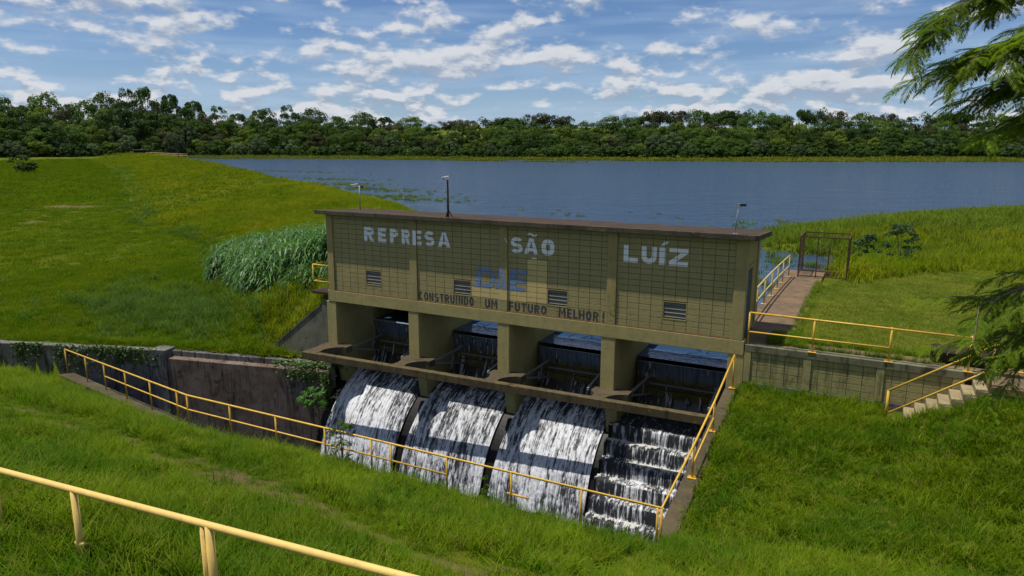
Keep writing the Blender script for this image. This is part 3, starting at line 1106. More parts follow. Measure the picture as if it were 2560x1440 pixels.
paint('paint_scrape', [quad((9.35, 2.02), (9.42, 2.08), (9.58, 2.06), (9.56, 2.02))], white_paint, house)

# bare plaster scars on the fourth pillar
mb = MB()
for k in range(26):
    zz = R_.uniform(.12, .98); xx = R_.uniform(12.25, 12.50)
    w_ = R_.uniform(.02, .05); h_ = R_.uniform(.006, .018)
    mb.add([(xx, -.061, zz), (xx + w_, -.061, zz + R_.uniform(-.02, .02)), (xx + w_ * .9, -.068, zz + h_), (xx + .01, -.067, zz + h_ + .01)], [(0, 1, 2, 3)])
mb.build('plaster_scars', mortar, house, kind='stuff')

# piers below the beam
for i, (a, b) in enumerate(PIER):
    y0 = -.045
    zb = -2.36 if i < 4 else -1.62
    MB().box(a, b, y0, 4.1, zb, -.472, .014).build('pier', olive_pier, house)
    if i < 4:
        # lower pier tapering forward into the chute
        lo = MB().add([(a + .02, .30, -2.36), (b - .02, .30, -2.36), (b - .02, 4.0, -2.36), (a + .02, 4.0, -2.36),
                       (a + .10, .62, -4.7), (b - .02, .62, -4.7), (b - .02, 4.0, -4.7), (a + .10, 4.0, -4.7)],
                      [(3, 2, 1, 0), (4, 5, 6, 7), (0, 1, 5, 4), (1, 2, 6, 5), (2, 3, 7, 6), (3, 0, 4, 7)])
        lo.build('pier_foot', olive_pier, house)
        # curved corbel carrying the service beam
        yb = -1.36 + .5 * (a / 16.3) * .8
        q = [(a + .03, .10), (a - .22, .10), (a - .24, -.30), (a - .05, -.50), (a + .02, -.75), (a - .05, yb)]
        if i == 0: q = [(a + .0, .10), (a - .15, .10), (a - .20, -.30), (a - .10, -.6), (a - .08, -.8), (a - .15, yb)]
        right = [(b + .05, yb), (b - .04, -.85), (b + .02, -.62), (b + .16, -.42), (b + .40, -.25), (b + .58, -.20), (b + .58, .22), (b - .03, .22)]
        MB().hull(q + right, -2.62, -2.345, .012).build('corbel', curb_m, house)
    else:
        MB().box(a + .005, b - .005, -.02, 4.0, -7.8, -1.625).build('abutment', olive_pier, house)
MB().box(-.55, -.21, .05, 4.0, -7.8, -.48).build('abutment', conc_wing, house)
MB().box(16.83, 17.6, 1.0, 4.0, -5, -.14).build('abutment', conc_wing, house)

# service beam in front of the piers
bl, br = Vector((-.35, -1.52)), Vector((16.20, -.98))
dv = (br - bl).normalized(); nv = Vector((-dv.y, dv.x))
p = [bl, br, br + nv * .26, bl + nv * .26]
MB().hull([tuple(v) for v in p], -2.63, -2.35, .012).build('service_beam', beam_m, house)
# trash beam behind the gates
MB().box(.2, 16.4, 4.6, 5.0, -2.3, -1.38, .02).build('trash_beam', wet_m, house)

# balcony on the left end
MB().box(-1.02, -.085, -.02, 1.25, -.24, -.12, .012).build('balcony_slab', roof_m, house)


# ------------------------------------------------------------------ pipes and railings
def railing(name, label, mat, posts, top, mids, r=.032, plates=(), cat='railing', rp=None):
    o = empty(name, posts[0][0], label=label, cat=cat)
    MB().tube(top, r, 10).build('top_rail', mat, o, True)
    for m in mids:
        MB().tube(m, r * .85, 8).build('lower_rail', mat, o, True)
    for a, b in posts:
        MB().tube([a, b], (rp or r * .92), 8).build('post', mat, o, True)
    for q in plates:
        x, y, z = q
        pl = MB().box(x - .11, x + .11, y - .08, y + .08, z, z + .012)
        for sx in (-1, 1): pl.tube([(x + sx * .08, y, z), (x + sx * .08, y, z + .04)], .012, 6)
        pl.build('base_plate', mat, o)
    return o


def lerp(a, b, t): return tuple(a[i] + (b[i] - a[i]) * t for i in range(3))


# upper railing on the block wall
rz_t, rz_m = .92, .31
railing('wall_railing', 'yellow pipe railing on top of the olive block wall beside the gatehouse', yellow,
        [((x, -.0, -.10), (x, -.0, rz_t)) for x in (16.9, 18.76, 20.80, 22.74)],
        [(16.9, 0, rz_t), (22.74, 0, rz_t - .06)], [[(16.9, 0, rz_m), (20.80, 0, rz_m)]], .030, [(x, 0, -.098) for x in (18.76, 20.80, 22.74)])
# walkway railing towards the mesh gate
dp = [(16.50, 4.3), (16.50, 6.2), (16.53, 8.0), (16.56, 9.6), (16.6, 11.1), (16.66, 12.9)]
railing('walkway_railing', 'sun-bleached yellow railing along the concrete walkway above the water', yellow_pale,
        [((x, y, -.10), (x, y, .93)) for x, y in dp],
        [(16.5, 2.9, .93)] + [(x, y, .93) for x, y in dp], [[(16.5, 2.9, .42)] + [(x, y, .42) for x, y in dp]], .030, [(x, y, -.098) for x, y in dp])
# balcony rail
bz = 1.0
railing('balcony_railing', 'small yellow balcony railing on the end of the gatehouse', yellow,
        [((-.94, .04, -.12), (-.94, .04, bz)), ((-.94, 1.16, -.12), (-.94, 1.16, bz)), ((-.12, 1.16, -.12), (-.12, 1.16, bz))],
        [(-.09, .04, bz), (-.94, .04, bz), (-.94, 1.16, bz), (-.09, 1.16, bz)], [[(-.09, .04, .30), (-.94, .04, .30), (-.94, 1.16, .30), (-.09, 1.16, .30)]], .026)
# stair railing
sp0, sp1 = (20.85, -1.15, -1.52), (23.13, -1.15, -.08)
railing('stair_railing', 'yellow pipe handrail climbing the small concrete stairs', yellow,
        [(sp0, (20.85, -1.15, -.60)), (sp1, (23.13, -1.15, 1.0)), ((25.3, -1.15, -.08), (25.3, -1.15, 1.0))],
        [(20.85, -1.15, -.60), (23.13, -1.15, 1.0), (25.4, -1.15, 1.0)], [[(20.85, -1.15, -1.27), (23.13, -1.15, .36), (25.4, -1.15, .36)]], .030, rp=.034)
# basin railing: along the front wall, then diagonally to the left wall; up the right wall
fz = -1.79
fx = [1.25, 3.15, 5.05, 6.92, 8.55, 9.21, 10.96, 12.81, 14.64, 16.44, 16.53]
L0, L1 = (1.25, -8.2, fz), (-12.2, -4.15, -3.2)
posts = [((x, -8.2, -2.85), (x, -8.2, fz)) for x in fx]
for t in (.06, .235, .42, .60, .78, 1.):
    a = lerp(L0, L1, t); g = lerp((1.25, -8.2, -2.85), (-12.2, -4.15, -4.37), t)
    posts.append((g, a))
rp_ = [((16.56, -.22, -1.53), (16.56, -.22, -.45)), ((16.55, -2.98, -1.95), (16.55, -2.98, -1.06)), ((16.55, -5.38, -2.31), (16.55, -5.38, -1.42))]
posts += rp_
basin_rail = railing('basin_railing', 'long yellow pipe railing round the spillway basin with pieces of lower rail missing', yellow, posts,
                     [L1, L0, (16.53, -8.2, fz), (16.55, -5.38, -1.42), (16.55, -2.98, -1.06), (16.56, -.22, -.45)],
                     [[lerp((1.25, -8.2, -2.27), (-12.2, -4.15, -3.75), t) for t in (.6, 0.)] + [(10.96, -8.2, -2.27)], [(12.70, -8.2, -2.36), (13.3, -8.2, -2.36)],
                      [(16.55, -5.38, -1.93), (16.55, -2.98, -1.55)]],
                     .030, [p_[0] for p_ in rp_] + [(14.64, -8.2, -2.845)])
# foreground railing by the road
fr0, fr1 = (2.0, -17.75, 1.25), (16.63, -17.75, 2.24)


def frz(x): return 1.79 + (x - 10.18) * (2.24 - 1.79) / (16.63 - 10.18)


ps = [(8.3, .03), (10.0, .033), (11.78, .040), (14.06, .034), (14.16, .045), (17.0, .035)]
o = empty('road_railing', (11.78, -17.75, .8), label='thick faded yellow pipe railing on the grassy slope by the road', cat='railing')
MB().tube([(x, -17.75, frz(x)) for x in (3., 6., 9., 12., 15., 18., 24.)], .040, 14).build('top_rail', yellow_near, o, True)
for x, r in ps:
    MB().tube([(x, -17.75, frz(x) - 1.35), (x, -17.75, frz(x))], r, 12).build('post', yellow_near, o, True)
MB().tube([(11.71, -17.75, frz(11.78) - .72), (11.86, -17.75, frz(11.78) - .71)], .036, 10).build('rail_stub', yellow_near, o, True)

# ------------------------------------------------------------------ walls round the basin
fw_ = empty('basin_front_wall', (8., -8.2, -7.8), label='low concrete curb wall along the grassy edge of the basin', cat='wall')
MB().hull([(1.25, -8.42), (16.4, -8.42), (16.4, -8.0), (1.25, -8.0)], -7.8, -2.83, .02).build('curb', curb_m, fw_)
MB().hull([(-12.35, -4.45), (1.248, -8.42), (1.248, -8.0), (-12.1, -3.95)], -7.8, -2.83, .02, z0s=[-7.8] * 4, z1s=[-4.34, -2.835, -2.835, -4.34]).build('curb', curb_m, fw_)
rw = empty('basin_side_wall', (16.57, -4, -7.8), label='sloping concrete side wall of the basin running down from the gatehouse', cat='wall')
MB().hull([(16.33, -8.43), (16.83, -8.43), (16.83, -.06), (16.33, -.06)], -7.8, -1.5, .02, z0s=[-7.8] * 4, z1s=[-2.76, -2.76, -1.53, -1.53]).build('wall_body', curb_m, rw)

lw = empty('left_retaining_wall', (-6, -1.7, -7.8), label='dark mould-streaked retaining wall with a stepped ledge left of the waterfalls', cat='wall')


def wall_seg(a, b, thick, z0, za, zb, name, mat, parent, c=.02, back=True):
    a = Vector(a); b = Vector(b)
    d = (b - a).normalized(); n = Vector((-d.y, d.x)) * thick
    if n.y < 0: n = -n
    q = [tuple(a), tuple(b), tuple(b + n), tuple(a + n)]
    zs = [za, zb, zb, za]
    ar = sum(q[i][0] * q[(i + 1) % 4][1] - q[(i + 1) % 4][0] * q[i][1] for i in range(4))
    if ar < 0: q = q[::-1]; zs = zs[::-1]
    return MB().hull(q, z0, za, c, z0s=[z0] * 4, z1s=zs).build(name, mat, parent)


wall_seg((-.22, -.14), (-8.0, -2.10), .42, -7.8, -3.62, -3.58, 'wall_body', conc_red, lw)
wall_seg((-.55, .17), (-8.1, -1.72), .62, -7.8, -3.36, -3.32, 'parapet', conc_old, lw)
wall_seg((-8.0, -2.16), (-8.75, -2.37), .75, -7.8, -3.20, -3.20, 'pilaster', conc_old, lw)
wall_seg((-8.75, -2.32), (-16.1, -4.85), .42, -7.8, -3.24, -3.24, 'wall_body', conc_old, lw)
wall_seg((-16.1, -4.85), (-44, -11.6), .42, -7.8, -3.24, -3.24, 'wall_body', conc_old, lw)

ww = empty('wing_wall', (-1.6, .36, -3.3), label='triangular grey wing wall sloping down from the gatehouse into the grass', cat='wall')
MB().add([(-.21, .30, -7.), (-4.2, .30, -7.), (-4.2, .30, -3.35), (-.21, .30, -.36), (-.21, .55, -7.), (-4.2, .55, -7.), (-4.2, .55, -3.35), (-.21, .55, -.36)],
         [(0, 3, 2, 1), (4, 5, 6, 7), (0, 1, 5, 4), (1, 2, 6, 5), (2, 3, 7, 6), (3, 0, 4, 7)]).build('wall_body', conc_wing, ww)
MB().add([(-.21, .27, -.36), (-4.2, .27, -3.35), (-4.2, .58, -3.35), (-.21, .58, -.36), (-.21, .27, -.28), (-4.2, .27, -3.27), (-4.2, .58, -3.27), (-.21, .58, -.28)],
         [(0, 3, 2, 1), (4, 5, 6, 7), (0, 1, 5, 4), (1, 2, 6, 5), (2, 3, 7, 6), (3, 0, 4, 7)]).build('coping', conc_old, ww)

# olive block wall right of the house
bw = empty('block_wall', (19.8, 0, -1.5), label='olive block retaining wall with black mould under the yellow railing', cat='wall')
WP = [(16.83, 17.03), (18.55, 18.78), (20.53, 20.74), (22.42, 22.70)]
MB().box(16.83, 23.3, .0, .26, -1.75, -.32).build('backing', mortar, bw)
MB().box(16.83, 23.3, -.06, .28, -.32, -.10, .012).build('coping', cornice, bw)
MB().box(16.84, 22.69, -.035, .0, -1.8, -1.32, .01).build('plinth', conc_old, bw)
for a, b in WP:
    MB().box(a, b, -.052, .0, -1.318, -.321, .008).build('pilaster', olive_low, bw)
for (a0, a1) in zip(WP[:-1], WP[1:]):
    x0, x1 = a0[1], a1[0]
    ed = [x0] + [x0 + .2 + .40 * k for k in range(6) if x0 + .2 + .40 * k < x1 - .05] + [x1]
    for r in range(5):
        z0, z1 = -1.318 + .2 * r, -1.118 + .2 * r
        z1 = min(z1, -.322)
        for e0, e1 in zip(ed[:-1], ed[1:]):
            link('block', block_piece(e1 - e0 - JT, z1 - z0 - JT, olive_low), bw, (e0 + JT / 2, -.014 + R_.uniform(-.001, .001), z0 + JT / 2))

# slabs: walkway behind the wall and along the water
wk = MB().box(16.72, 26.5, .285, .98, -.34, -.105, .01)
o = wk.build('path', path_m); tag(o, 'concrete path behind the block wall', 'path', kind='structure')
o = MB().box(16.38, 18.12, .985, 15.0, -.36, -.108, .012).build('walkway', path_m)
tag(o, 'concrete walkway leading from the gatehouse to the mesh gate', 'path', kind='structure')
o = MB().box(16.36, 16.60, 4.05, 15.05, -4.2, -.361).build('quay_wall', conc_wing); tag(o, 'concrete quay wall under the walkway at the water', 'wall')
o = MB().box(17.0, 19.2, 15.08, 15.3, -.34, -.04, .012).build('kerb', path_m); tag(o, 'low concrete kerb under the mesh gate by the water', 'kerb')

# stairs
st = empty('stairs', (22., -.6, -1.5), label='small worn concrete stairs beside the block wall', cat='stairs')
for k in range(8):
    xa = 23.13 - .262 * (k + 1); z1 = -.10 - .178 * (k + 1) + .0
    MB().box(xa, xa + .30, -1.12, -.07, z1 - .17, z1, .014).build('step', step_m, st)
MB().add([(23.12, -1.06, -.45), (21.05, -1.06, -1.86), (23.12, -1.06, -1.9), (23.12, -.12, -.45), (21.05, -.12, -1.86), (23.12, -.12, -1.9)],
         [(0, 1, 2), (5, 4, 3), (0, 3, 4, 1), (1, 4, 5, 2), (2, 5, 3, 0)]).build('stringer', conc_old, st)
MB().box(23.13, 26.5, -1.18, -.07, -.30, -.10, .014).build('landing', path_m, st)
MB().box(23.2, 26.4, -1.05, -.1, -1.9, -.305).build('landing_base', conc_old, st)


# log on the path
def log():
    n, sgm = 26, 22
    v = []
    for i in range(n):
        t = i / (n - 1)
        r0 = .27 * (1 if 0 < i < n - 1 else .86)
        for k in range(sgm):
            a = 2 * math.pi * k / sgm
            g = 1 + .10 * math.sin(3 * a + 1) + .07 * math.sin(7 * a + t * 2) + .05 * math.sin(13 * a + 4 * t) + R_.uniform(-.03, .03)
            r = r0 * g
            v.append((21.88 + 1.75 * t, .78 + r * math.cos(a) * 1.0 - .06 * t, .155 + r * math.sin(a) * .95))
    f = [(i * sgm + k, (i + 1) * sgm + k, (i + 1) * sgm + (k + 1) % sgm, i * sgm + (k + 1) % sgm) for i in range(n - 1) for k in range(sgm)]
    f += [tuple(range(sgm))[::-1], tuple((n - 1) * sgm + k for k in range(sgm))]
    o = MB().add(v, f).build('fallen_log', log_m, None)
    tag(o, 'big dark cut log lying on the concrete path', 'log')


log()

# mesh gate at the end of the walkway
mg = empty('mesh_gate', (18.05, 13.1, -.1), label='rusty steel frame gate with wire mesh at the end of the walkway', cat='gate')
gz = 1.82
for y in (13.1, 15.1):
    for x in (17.05, 19.12):
        MB().bar((x, y, -.11), (x, y, gz), .055).build('post', rust, mg)
    MB().bar((17.05, y, gz), (19.12, y, gz), .05).build('top_bar', rust, mg)
for x in (17.05, 19.12):
    MB().bar((x, 13.1, gz - .002), (x, 15.1, gz - .002), .05).build('side_bar', rust, mg)
MB().bar((17.82, 13.1, -.08), (17.82, 13.1, gz), .045).build('post', rust, mg)
MB().bar((18.22, 15.1, -.08), (18.22, 15.1, gz - .45), .045).build('post', rust, mg)
MB().bar((17.05, 13.1, -.02), (19.12, 13.1, -.02), .035).build('bottom_bar', rust, mg)
w = MB()
for k in range(1, 20):
    x = 17.05 + 2.07 * k / 20
    w.bar((x, 15.1, -.05), (x, 15.1, 1.2), .007)
for k in range(13):
    z = -.04 + .1 * k
    w.bar((17.06, 15.1, z), (19.1, 15.1, z), .007)
for k in range(1, 18):
    y = 13.1 + 2 * k / 18
    w.bar((17.05, y, -.05), (17.05, y, gz), .006); w.bar((19.12, y, -.05), (19.12, y, gz), .006)
for k in range(13):
    z = .02 + .14 * k
    w.bar((17.05, 13.1, z), (17.05, 15.1, z), .006); w.bar((19.12, 13.1, z), (19.12, 15.1, z), .006)
w.build('wire_mesh', rust, mg, kind='stuff')

# ------------------------------------------------------------------ masts and cameras on the roof
rzt = ROOFZ + .115


def head(parent, p, ang, tilt, mat, L=.22, w_=.09):
    m = MB().box(-L / 2, L / 2, -w_ / 2, w_ / 2, -w_ / 2, w_ / 2, .012)
    m.box(-L / 2 - .01, L / 2 + .05, -w_ / 2 - .012, w_ / 2 + .012, w_ / 2 + .004, w_ / 2 + .014)
    me = m.mesh('camera_head', mat)
    ob = link('camera_head', me, parent, p, rot=(0, tilt, ang))
    ln = MB().tube([(L / 2 - .005, 0, 0), (L / 2 + .02, 0, 0)], .03, 10).mesh('lens', black_pl)
    l_ = bpy.data.objects.new('lens', ln); COL.objects.link(l_); l_.parent = ob
    return ob


c1 = empty('camera_post', (.94, 1.0, rzt), label='thin grey post with two small surveillance cameras at the balcony end of the roof', cat='camera post')
MB().tube([(.94, 1.0, rzt - .08), (.94, 1.0, rzt + .98)], .022, 8).build('pole', grey_steel, c1, True)
MB().box(.86, 1.02, .92, 1.08, rzt - .075, rzt - .045).build('base_plate', grey_steel, c1)
MB().bar((.76, 1.0, rzt + .9), (1.08, 1.0, rzt + .9), .025).build('bracket', black_pl, c1)
head(c1, (.76, .93, rzt + .98), -2.3, .2, white_pl); head(c1, (1.10, .96, rzt + .96), -.7, .25, black_pl)

c2 = empty('antenna_mast', (5.93, -.05, rzt), label='tall rusty roof mast with tripod base and a white camera on top', cat='mast')
MB().tube([(5.93, -.05, rzt), (5.93, -.05, rzt + .6), (5.93, -.05, rzt + 1.38)], [.045, .04, .032], 8).build('pole', rust, c2, True)
for k in range(3):
    a = 2.1 * k + .4
    MB().bar((5.93 + .17 * math.cos(a), -.05 + .17 * math.sin(a), rzt), (5.93, -.05, rzt + .32), .03).build('leg', rust, c2)
MB().box(5.72, 6.14, -.22, .12, rzt - .004, rzt + .015).build('base_plate', rust, c2)
mb = MB()
for k in range(4):
    z = rzt + 1.02 + .09 * k
    mb.tube([(5.93, -.05, z), (5.66, -.05, z)], .006, 5)
mb.tube([(5.66, -.05, rzt + .98), (5.66, -.05, rzt + 1.34)], .007, 5)
mb.build('antenna', grey_steel, c2)
head(c2, (5.89, -.10, rzt + 1.45), -2.2, .15, white_pl, .2, .08)

c3 = empty('sensor_post', (16.3, .0, rzt), label='thin leaning grey post with a sensor head above the door end of the roof', cat='camera post')
MB().tube([(16.29, .0, rzt - .01), (16.32, .0, rzt + .45), (16.36, .0, rzt + .92)], .02, 8).build('pole', grey_steel, c3, True)
MB().box(16.22, 16.37, -.07, .07, rzt - .006, rzt + .012).build('base_plate', grey_steel, c3)
head(c3, (16.46, .0, rzt + .88), .1, .0, black_pl, .18, .06)
MB().box(16.32, 16.40, -.04, .04, rzt + .80, rzt + .93).build('junction_box', grey_steel, c3)

# ------------------------------------------------------------------ spillway
OG = [(3.6, -3.75), (2.4, -3.72), (1.6, -3.76), (1.05, -3.90), (.55, -4.16), (.05, -4.55), (-.38, -4.98), (-.72, -5.45), (-.98, -5.98), (-1.2, -6.6), (-1.42, -7.3), (-1.7, -7.9)]


def smooth_path(pts, n):
    """Catmull-Rom resample, equal steps along the length"""
    P = np.array(pts, float)
    P = np.vstack([2 * P[0] - P[1], P, 2 * P[-1] - P[-2]])
    out = []
    for i in range(1, len(P) - 2):
        for t in np.linspace(0, 1, 24, endpoint=False):
            a, b, c, d = P[i - 1], P[i], P[i + 1], P[i + 2]
            out.append(.5 * ((2 * b) + (-a + c) * t + (2 * a - 5 * b + 4 * c - d) * t * t + (-a + 3 * b - 3 * c + d) * t ** 3))
    out.append(P[-2]); out = np.array(out)
    L = np.concatenate([[0], np.cumsum(np.hypot(*np.diff(out, axis=0).T))])
    s = np.linspace(0, L[-1], n)
    return np.stack([np.interp(s, L, out[:, 0]), np.interp(s, L, out[:, 1])], -1), s


sw = empty('spillway', (8., 0, -7.9), label='black wet concrete spillway with three curved chutes and a stepped one', cat='spillway')
prof, _ = smooth_path(OG, 40)
for i in range(3):
    x0 = PIER[i][0] - (.15 if i else -.02); x1 = PIER[i + 1][0] - .15 - .004
    if i == 2: x1 = 12.30
    v = [(x0, y, z) for y, z in prof] + [(x1, y, z) for y, z in prof] + [(x0, 3.6, -8), (x1, 3.6, -8)]
    n = len(prof)
    f = [(k, k + 1, n + k + 1, n + k) for k in range(n - 1)]
    f += [tuple(range(n)) + (2 * n,), tuple(range(2 * n - 1, n - 1, -1)) + (2 * n + 1,)]
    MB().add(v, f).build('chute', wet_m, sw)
STY, STZ = [], []
for k in range(8):
    y1 = .3 - .45 * k; z1 = -3.74 - .5 * k
    MB().box(12.31, 16.32, y1, (3.6 if k == 0 else y1 + .47), z1 - .9, z1, .015).build('step', wet_m, sw)
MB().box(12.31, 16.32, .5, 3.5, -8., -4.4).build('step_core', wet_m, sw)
# side wall left under the corbel, basin floor
MB().box(-8., 16.4, -8.0, 3.6, -8.1, -7.95).build('basin_floor', wet_m, sw)
MB().hull([(-12.2, -4.1), (-7.9, -7.9), (-7.9, 0.), (-8.5, -1.9)], -8.1, -7.95).build('basin_floor', wet_m, sw)


def pool(name, label, poly, z, mat):
    me = bpy.data.meshes.new(name)
    me.from_pydata([(x, y, z) for x, y in poly], [], [tuple(range(len(poly)))])
    me.materials.append(mat)
    return tag(link(name, me), label, 'water', kind='structure')


pool('basin_water', 'dark water in the spillway basin', [(-12., -4.1), (1.25, -7.98), (16.32, -7.98), (16.32, -1.2), (-.2, -1.2), (-8., -2.2)], -7.4, lake_m)


def sheet(name, label, xl, xr, path, n_u, n_v, seed, amp, dens, mat, foam_fn=None, off=.05):
    """flowing water over a path of (y,z); xl/xr are functions of t giving the edges"""
    P, s = smooth_path(path, n_v) if foam_fn is None else path
    T = np.linspace(0, 1, n_v)[:, None]
    U = np.linspace(0, 1, n_u)[None, :]
    XL = np.interp(T, *xl); XR = np.interp(T, *xr)
    X = XL + (XR - XL) * U
    ux = X + 0 * T; sv = s[:, None] + 0 * U
    d = np.gradient(P, axis=0); nrm = np.stack([-d[:, 1], d[:, 0]], -1); nrm /= np.linalg.norm(nrm, axis=1)[:, None] + 1e-9
    nrm = np.where((nrm[:, :1] < 0) | (nrm[:, 1:] > 0), nrm, -nrm)
    if nrm[:, 1].mean() < 0: nrm = -nrm
    wob = fbm(ux * 1.6, sv * .6, 3, seed + 9) * .5
    str1 = fbm(ux * 7 + wob * 2, sv * .75, 4, seed)
    str2 = fbm(ux * 19 + wob * 3, sv * 1.6, 3, seed + 3)
    lump = fbm(ux * 9, sv * 6., 3, seed + 5)
    h = off + amp * (.9 * str1 + .6 * str2 + .5 * lump) * (.25 + .75 * T)
    big = fbm(ux * 1.3 + 5, sv * .35, 3, seed + 7)
    if foam_fn is None:
        foam = .30 * np.exp(-(T / .10) ** 2) + dens * (.20 + .80 * sstep(.02, .40, T)) + (str1 - .5) * .9 + (big - .5) * .8 + (lump - .5) * .4
        # dark tongues where the flow splits
    else:
        foam = foam_fn(T, U, ux, sv, str1, str2, lump, big)
    Y = P[:, 0][:, None] + nrm[:, 0][:, None] * h
    Z = P[:, 1][:, None] + nrm[:, 1][:, None] * h
    i = np.arange(n_u * n_v).reshape(n_v, n_u)
    f = np.stack([i[:-1, :-1], i[1:, :-1], i[1:, 1:], i[:-1, 1:]], -1).reshape(-1, 4)
    me = np_mesh(name, np.stack([X, Y, Z], -1).reshape(-1, 3), f, mat, True,
                 {'foam': foam.ravel(), 'uu': (ux + seed * .7).ravel(), 'vv': sv.ravel()})
    o = link(name, me)
    return tag(o, label, 'waterfall', kind='structure')


names = ['white water sheet pouring down the chute by the dark retaining wall', 'white water sheet pouring down the middle chute', 'white water sheet pouring down the chute beside the stepped cascade']
tt_ = np.array([0, .30, .42, 1.])
for i in range(3):
    a, b = PIER[i][1] + .01, PIER[i + 1][0] - .01
    wl = -.14 if i else -.06
    xl = (tt_, np.array([a, a, a + wl * .5, a + wl * 2.3]))
    xr = (tt_, np.array([b, b, b - .02, b - .10 if i < 2 else b + .02]))
    sheet('chute_water', names[i], xl, xr, OG[1:], 230, 210, 40 + 11 * i, .055, .50 if i != 1 else .44, foam_m)

# stepped cascade water
cp = []
tags_ = []
y, z = 2.6, -3.70
cp.append((3.2, -3.66)); tags_.append(0)
for k in range(8):
    y1 = .3 - .45 * k; z1 = -3.70 - .5 * k
    cp += [(y1 + .02, z1), (y1 - .05, z1 - .03)]
    if k < 7: cp += [(y1 - .10, z1 - .20), (y1 - .13, z1 - .44), (y1 - .18, z1 - .50)]
Pc = np.array(cp)
Lc = np.concatenate([[0], np.cumsum(np.hypot(*np.diff(Pc, axis=0).T))])
nv_ = 330
sc_ = np.linspace(0, Lc[-1], nv_)
pc_ = np.stack([np.interp(sc_, Lc, Pc[:, 0]), np.interp(sc_, Lc, Pc[:, 1])], -1)
ph = ((-3.70 - pc_[:, 1]) / .5) % 1.0


def step_foam(T, U, ux, sv, s1, s2, lump, big):
    dz = np.abs(np.gradient(pc_[:, 1])) / (np.hypot(*np.gradient(pc_, axis=0).T) + 1e-9)
    fall = (dz > .55)[:, None]
    phs = ph[:, None]
    land = sstep(.70, .95, phs) * fall
    tread = (~fall) * 1.0
    after = tread * sstep(.95, .2, (np.minimum(phs, 1 - phs) * 2))
    side = sstep(.0, .35, U) * .22
    f = np.where(fall, .06 + (s2 - .5) * 1.5 + (s1 - .5) * .9, .18 + (lump - .5) * .9 + (big - .5) * .5)
    f = f + land * .22 + side + (big - .5) * .35
    top = (sv < Lc[1])
    return np.where(top, .05 + (lump - .5) * .4, f)


sheet('cascade_water', 'foaming water tumbling down the stepped chute', (np.array([0, 1.]), np.array([12.60, 12.34])), (np.array([0, 1.]), np.array([16.31, 16.31])), (pc_, sc_), 240, nv_, 90, .05, .5, foam_m, step_foam, off=.012)
# white crest lines of foam on each tread
for k in range(1, 7):
    y1 = .3 - .45 * k; z1 = -3.70 - .5 * k
    pth = [(y1 + .40, z1 + .02), (y1 + .25, z1 + .045), (y1 + .10, z1 + .030), (y1 - .02, z1 + .015), (y1 - .09, z1 - .10)]
    Pk, sk = smooth_path(pth, 26)
    def crest(T, U, ux, sv, s1, s2, lump, big):
        e = np.sin(np.pi * np.clip(T * 1.1, 0, 1))
        return -.34 + .80 * e + (lump - .5) * 1.5 + (big - .5) * 1.9 + .18 * sstep(.1, .6, U)
    sheet('step_foam', 'band of cream foam on the cascade step number %s from the top' % ['first', 'second', 'third', 'fourth', 'fifth', 'sixth'][k - 1], (np.array([0, 1.]), np.array([12.36, 12.36])), (np.array([0, 1.]), np.array([16.30, 16.30])), (Pk, sk), 240, 26, 120 + 7 * k, .035, .5, fall_m, crest, off=.004)
# ------------------------------------------------------------------ gates
gate_labels = ['curved steel sluice gate in the bay beside the wing wall', 'curved steel sluice gate in the bay under the word CONSTRUINDO', 'curved steel sluice gate in the bay under the word FUTURO', 'curved steel sluice gate in the bay above the stepped chute']


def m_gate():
    m, N, out = new_mat('wet_gate_sky_tint')
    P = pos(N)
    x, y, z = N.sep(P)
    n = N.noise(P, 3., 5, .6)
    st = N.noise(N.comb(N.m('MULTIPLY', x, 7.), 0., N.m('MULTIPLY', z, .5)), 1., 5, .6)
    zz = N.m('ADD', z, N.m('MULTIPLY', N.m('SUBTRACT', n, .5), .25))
    c = N.mix(N.ss(zz, -2.55, -2.3), (.17, .13, .035), (.13, .155, .195))  # bluish upper part: sky reflection painted into the colour, above the algae band
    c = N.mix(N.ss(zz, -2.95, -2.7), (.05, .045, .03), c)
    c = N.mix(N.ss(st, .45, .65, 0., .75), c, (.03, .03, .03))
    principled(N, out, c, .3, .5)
    return m


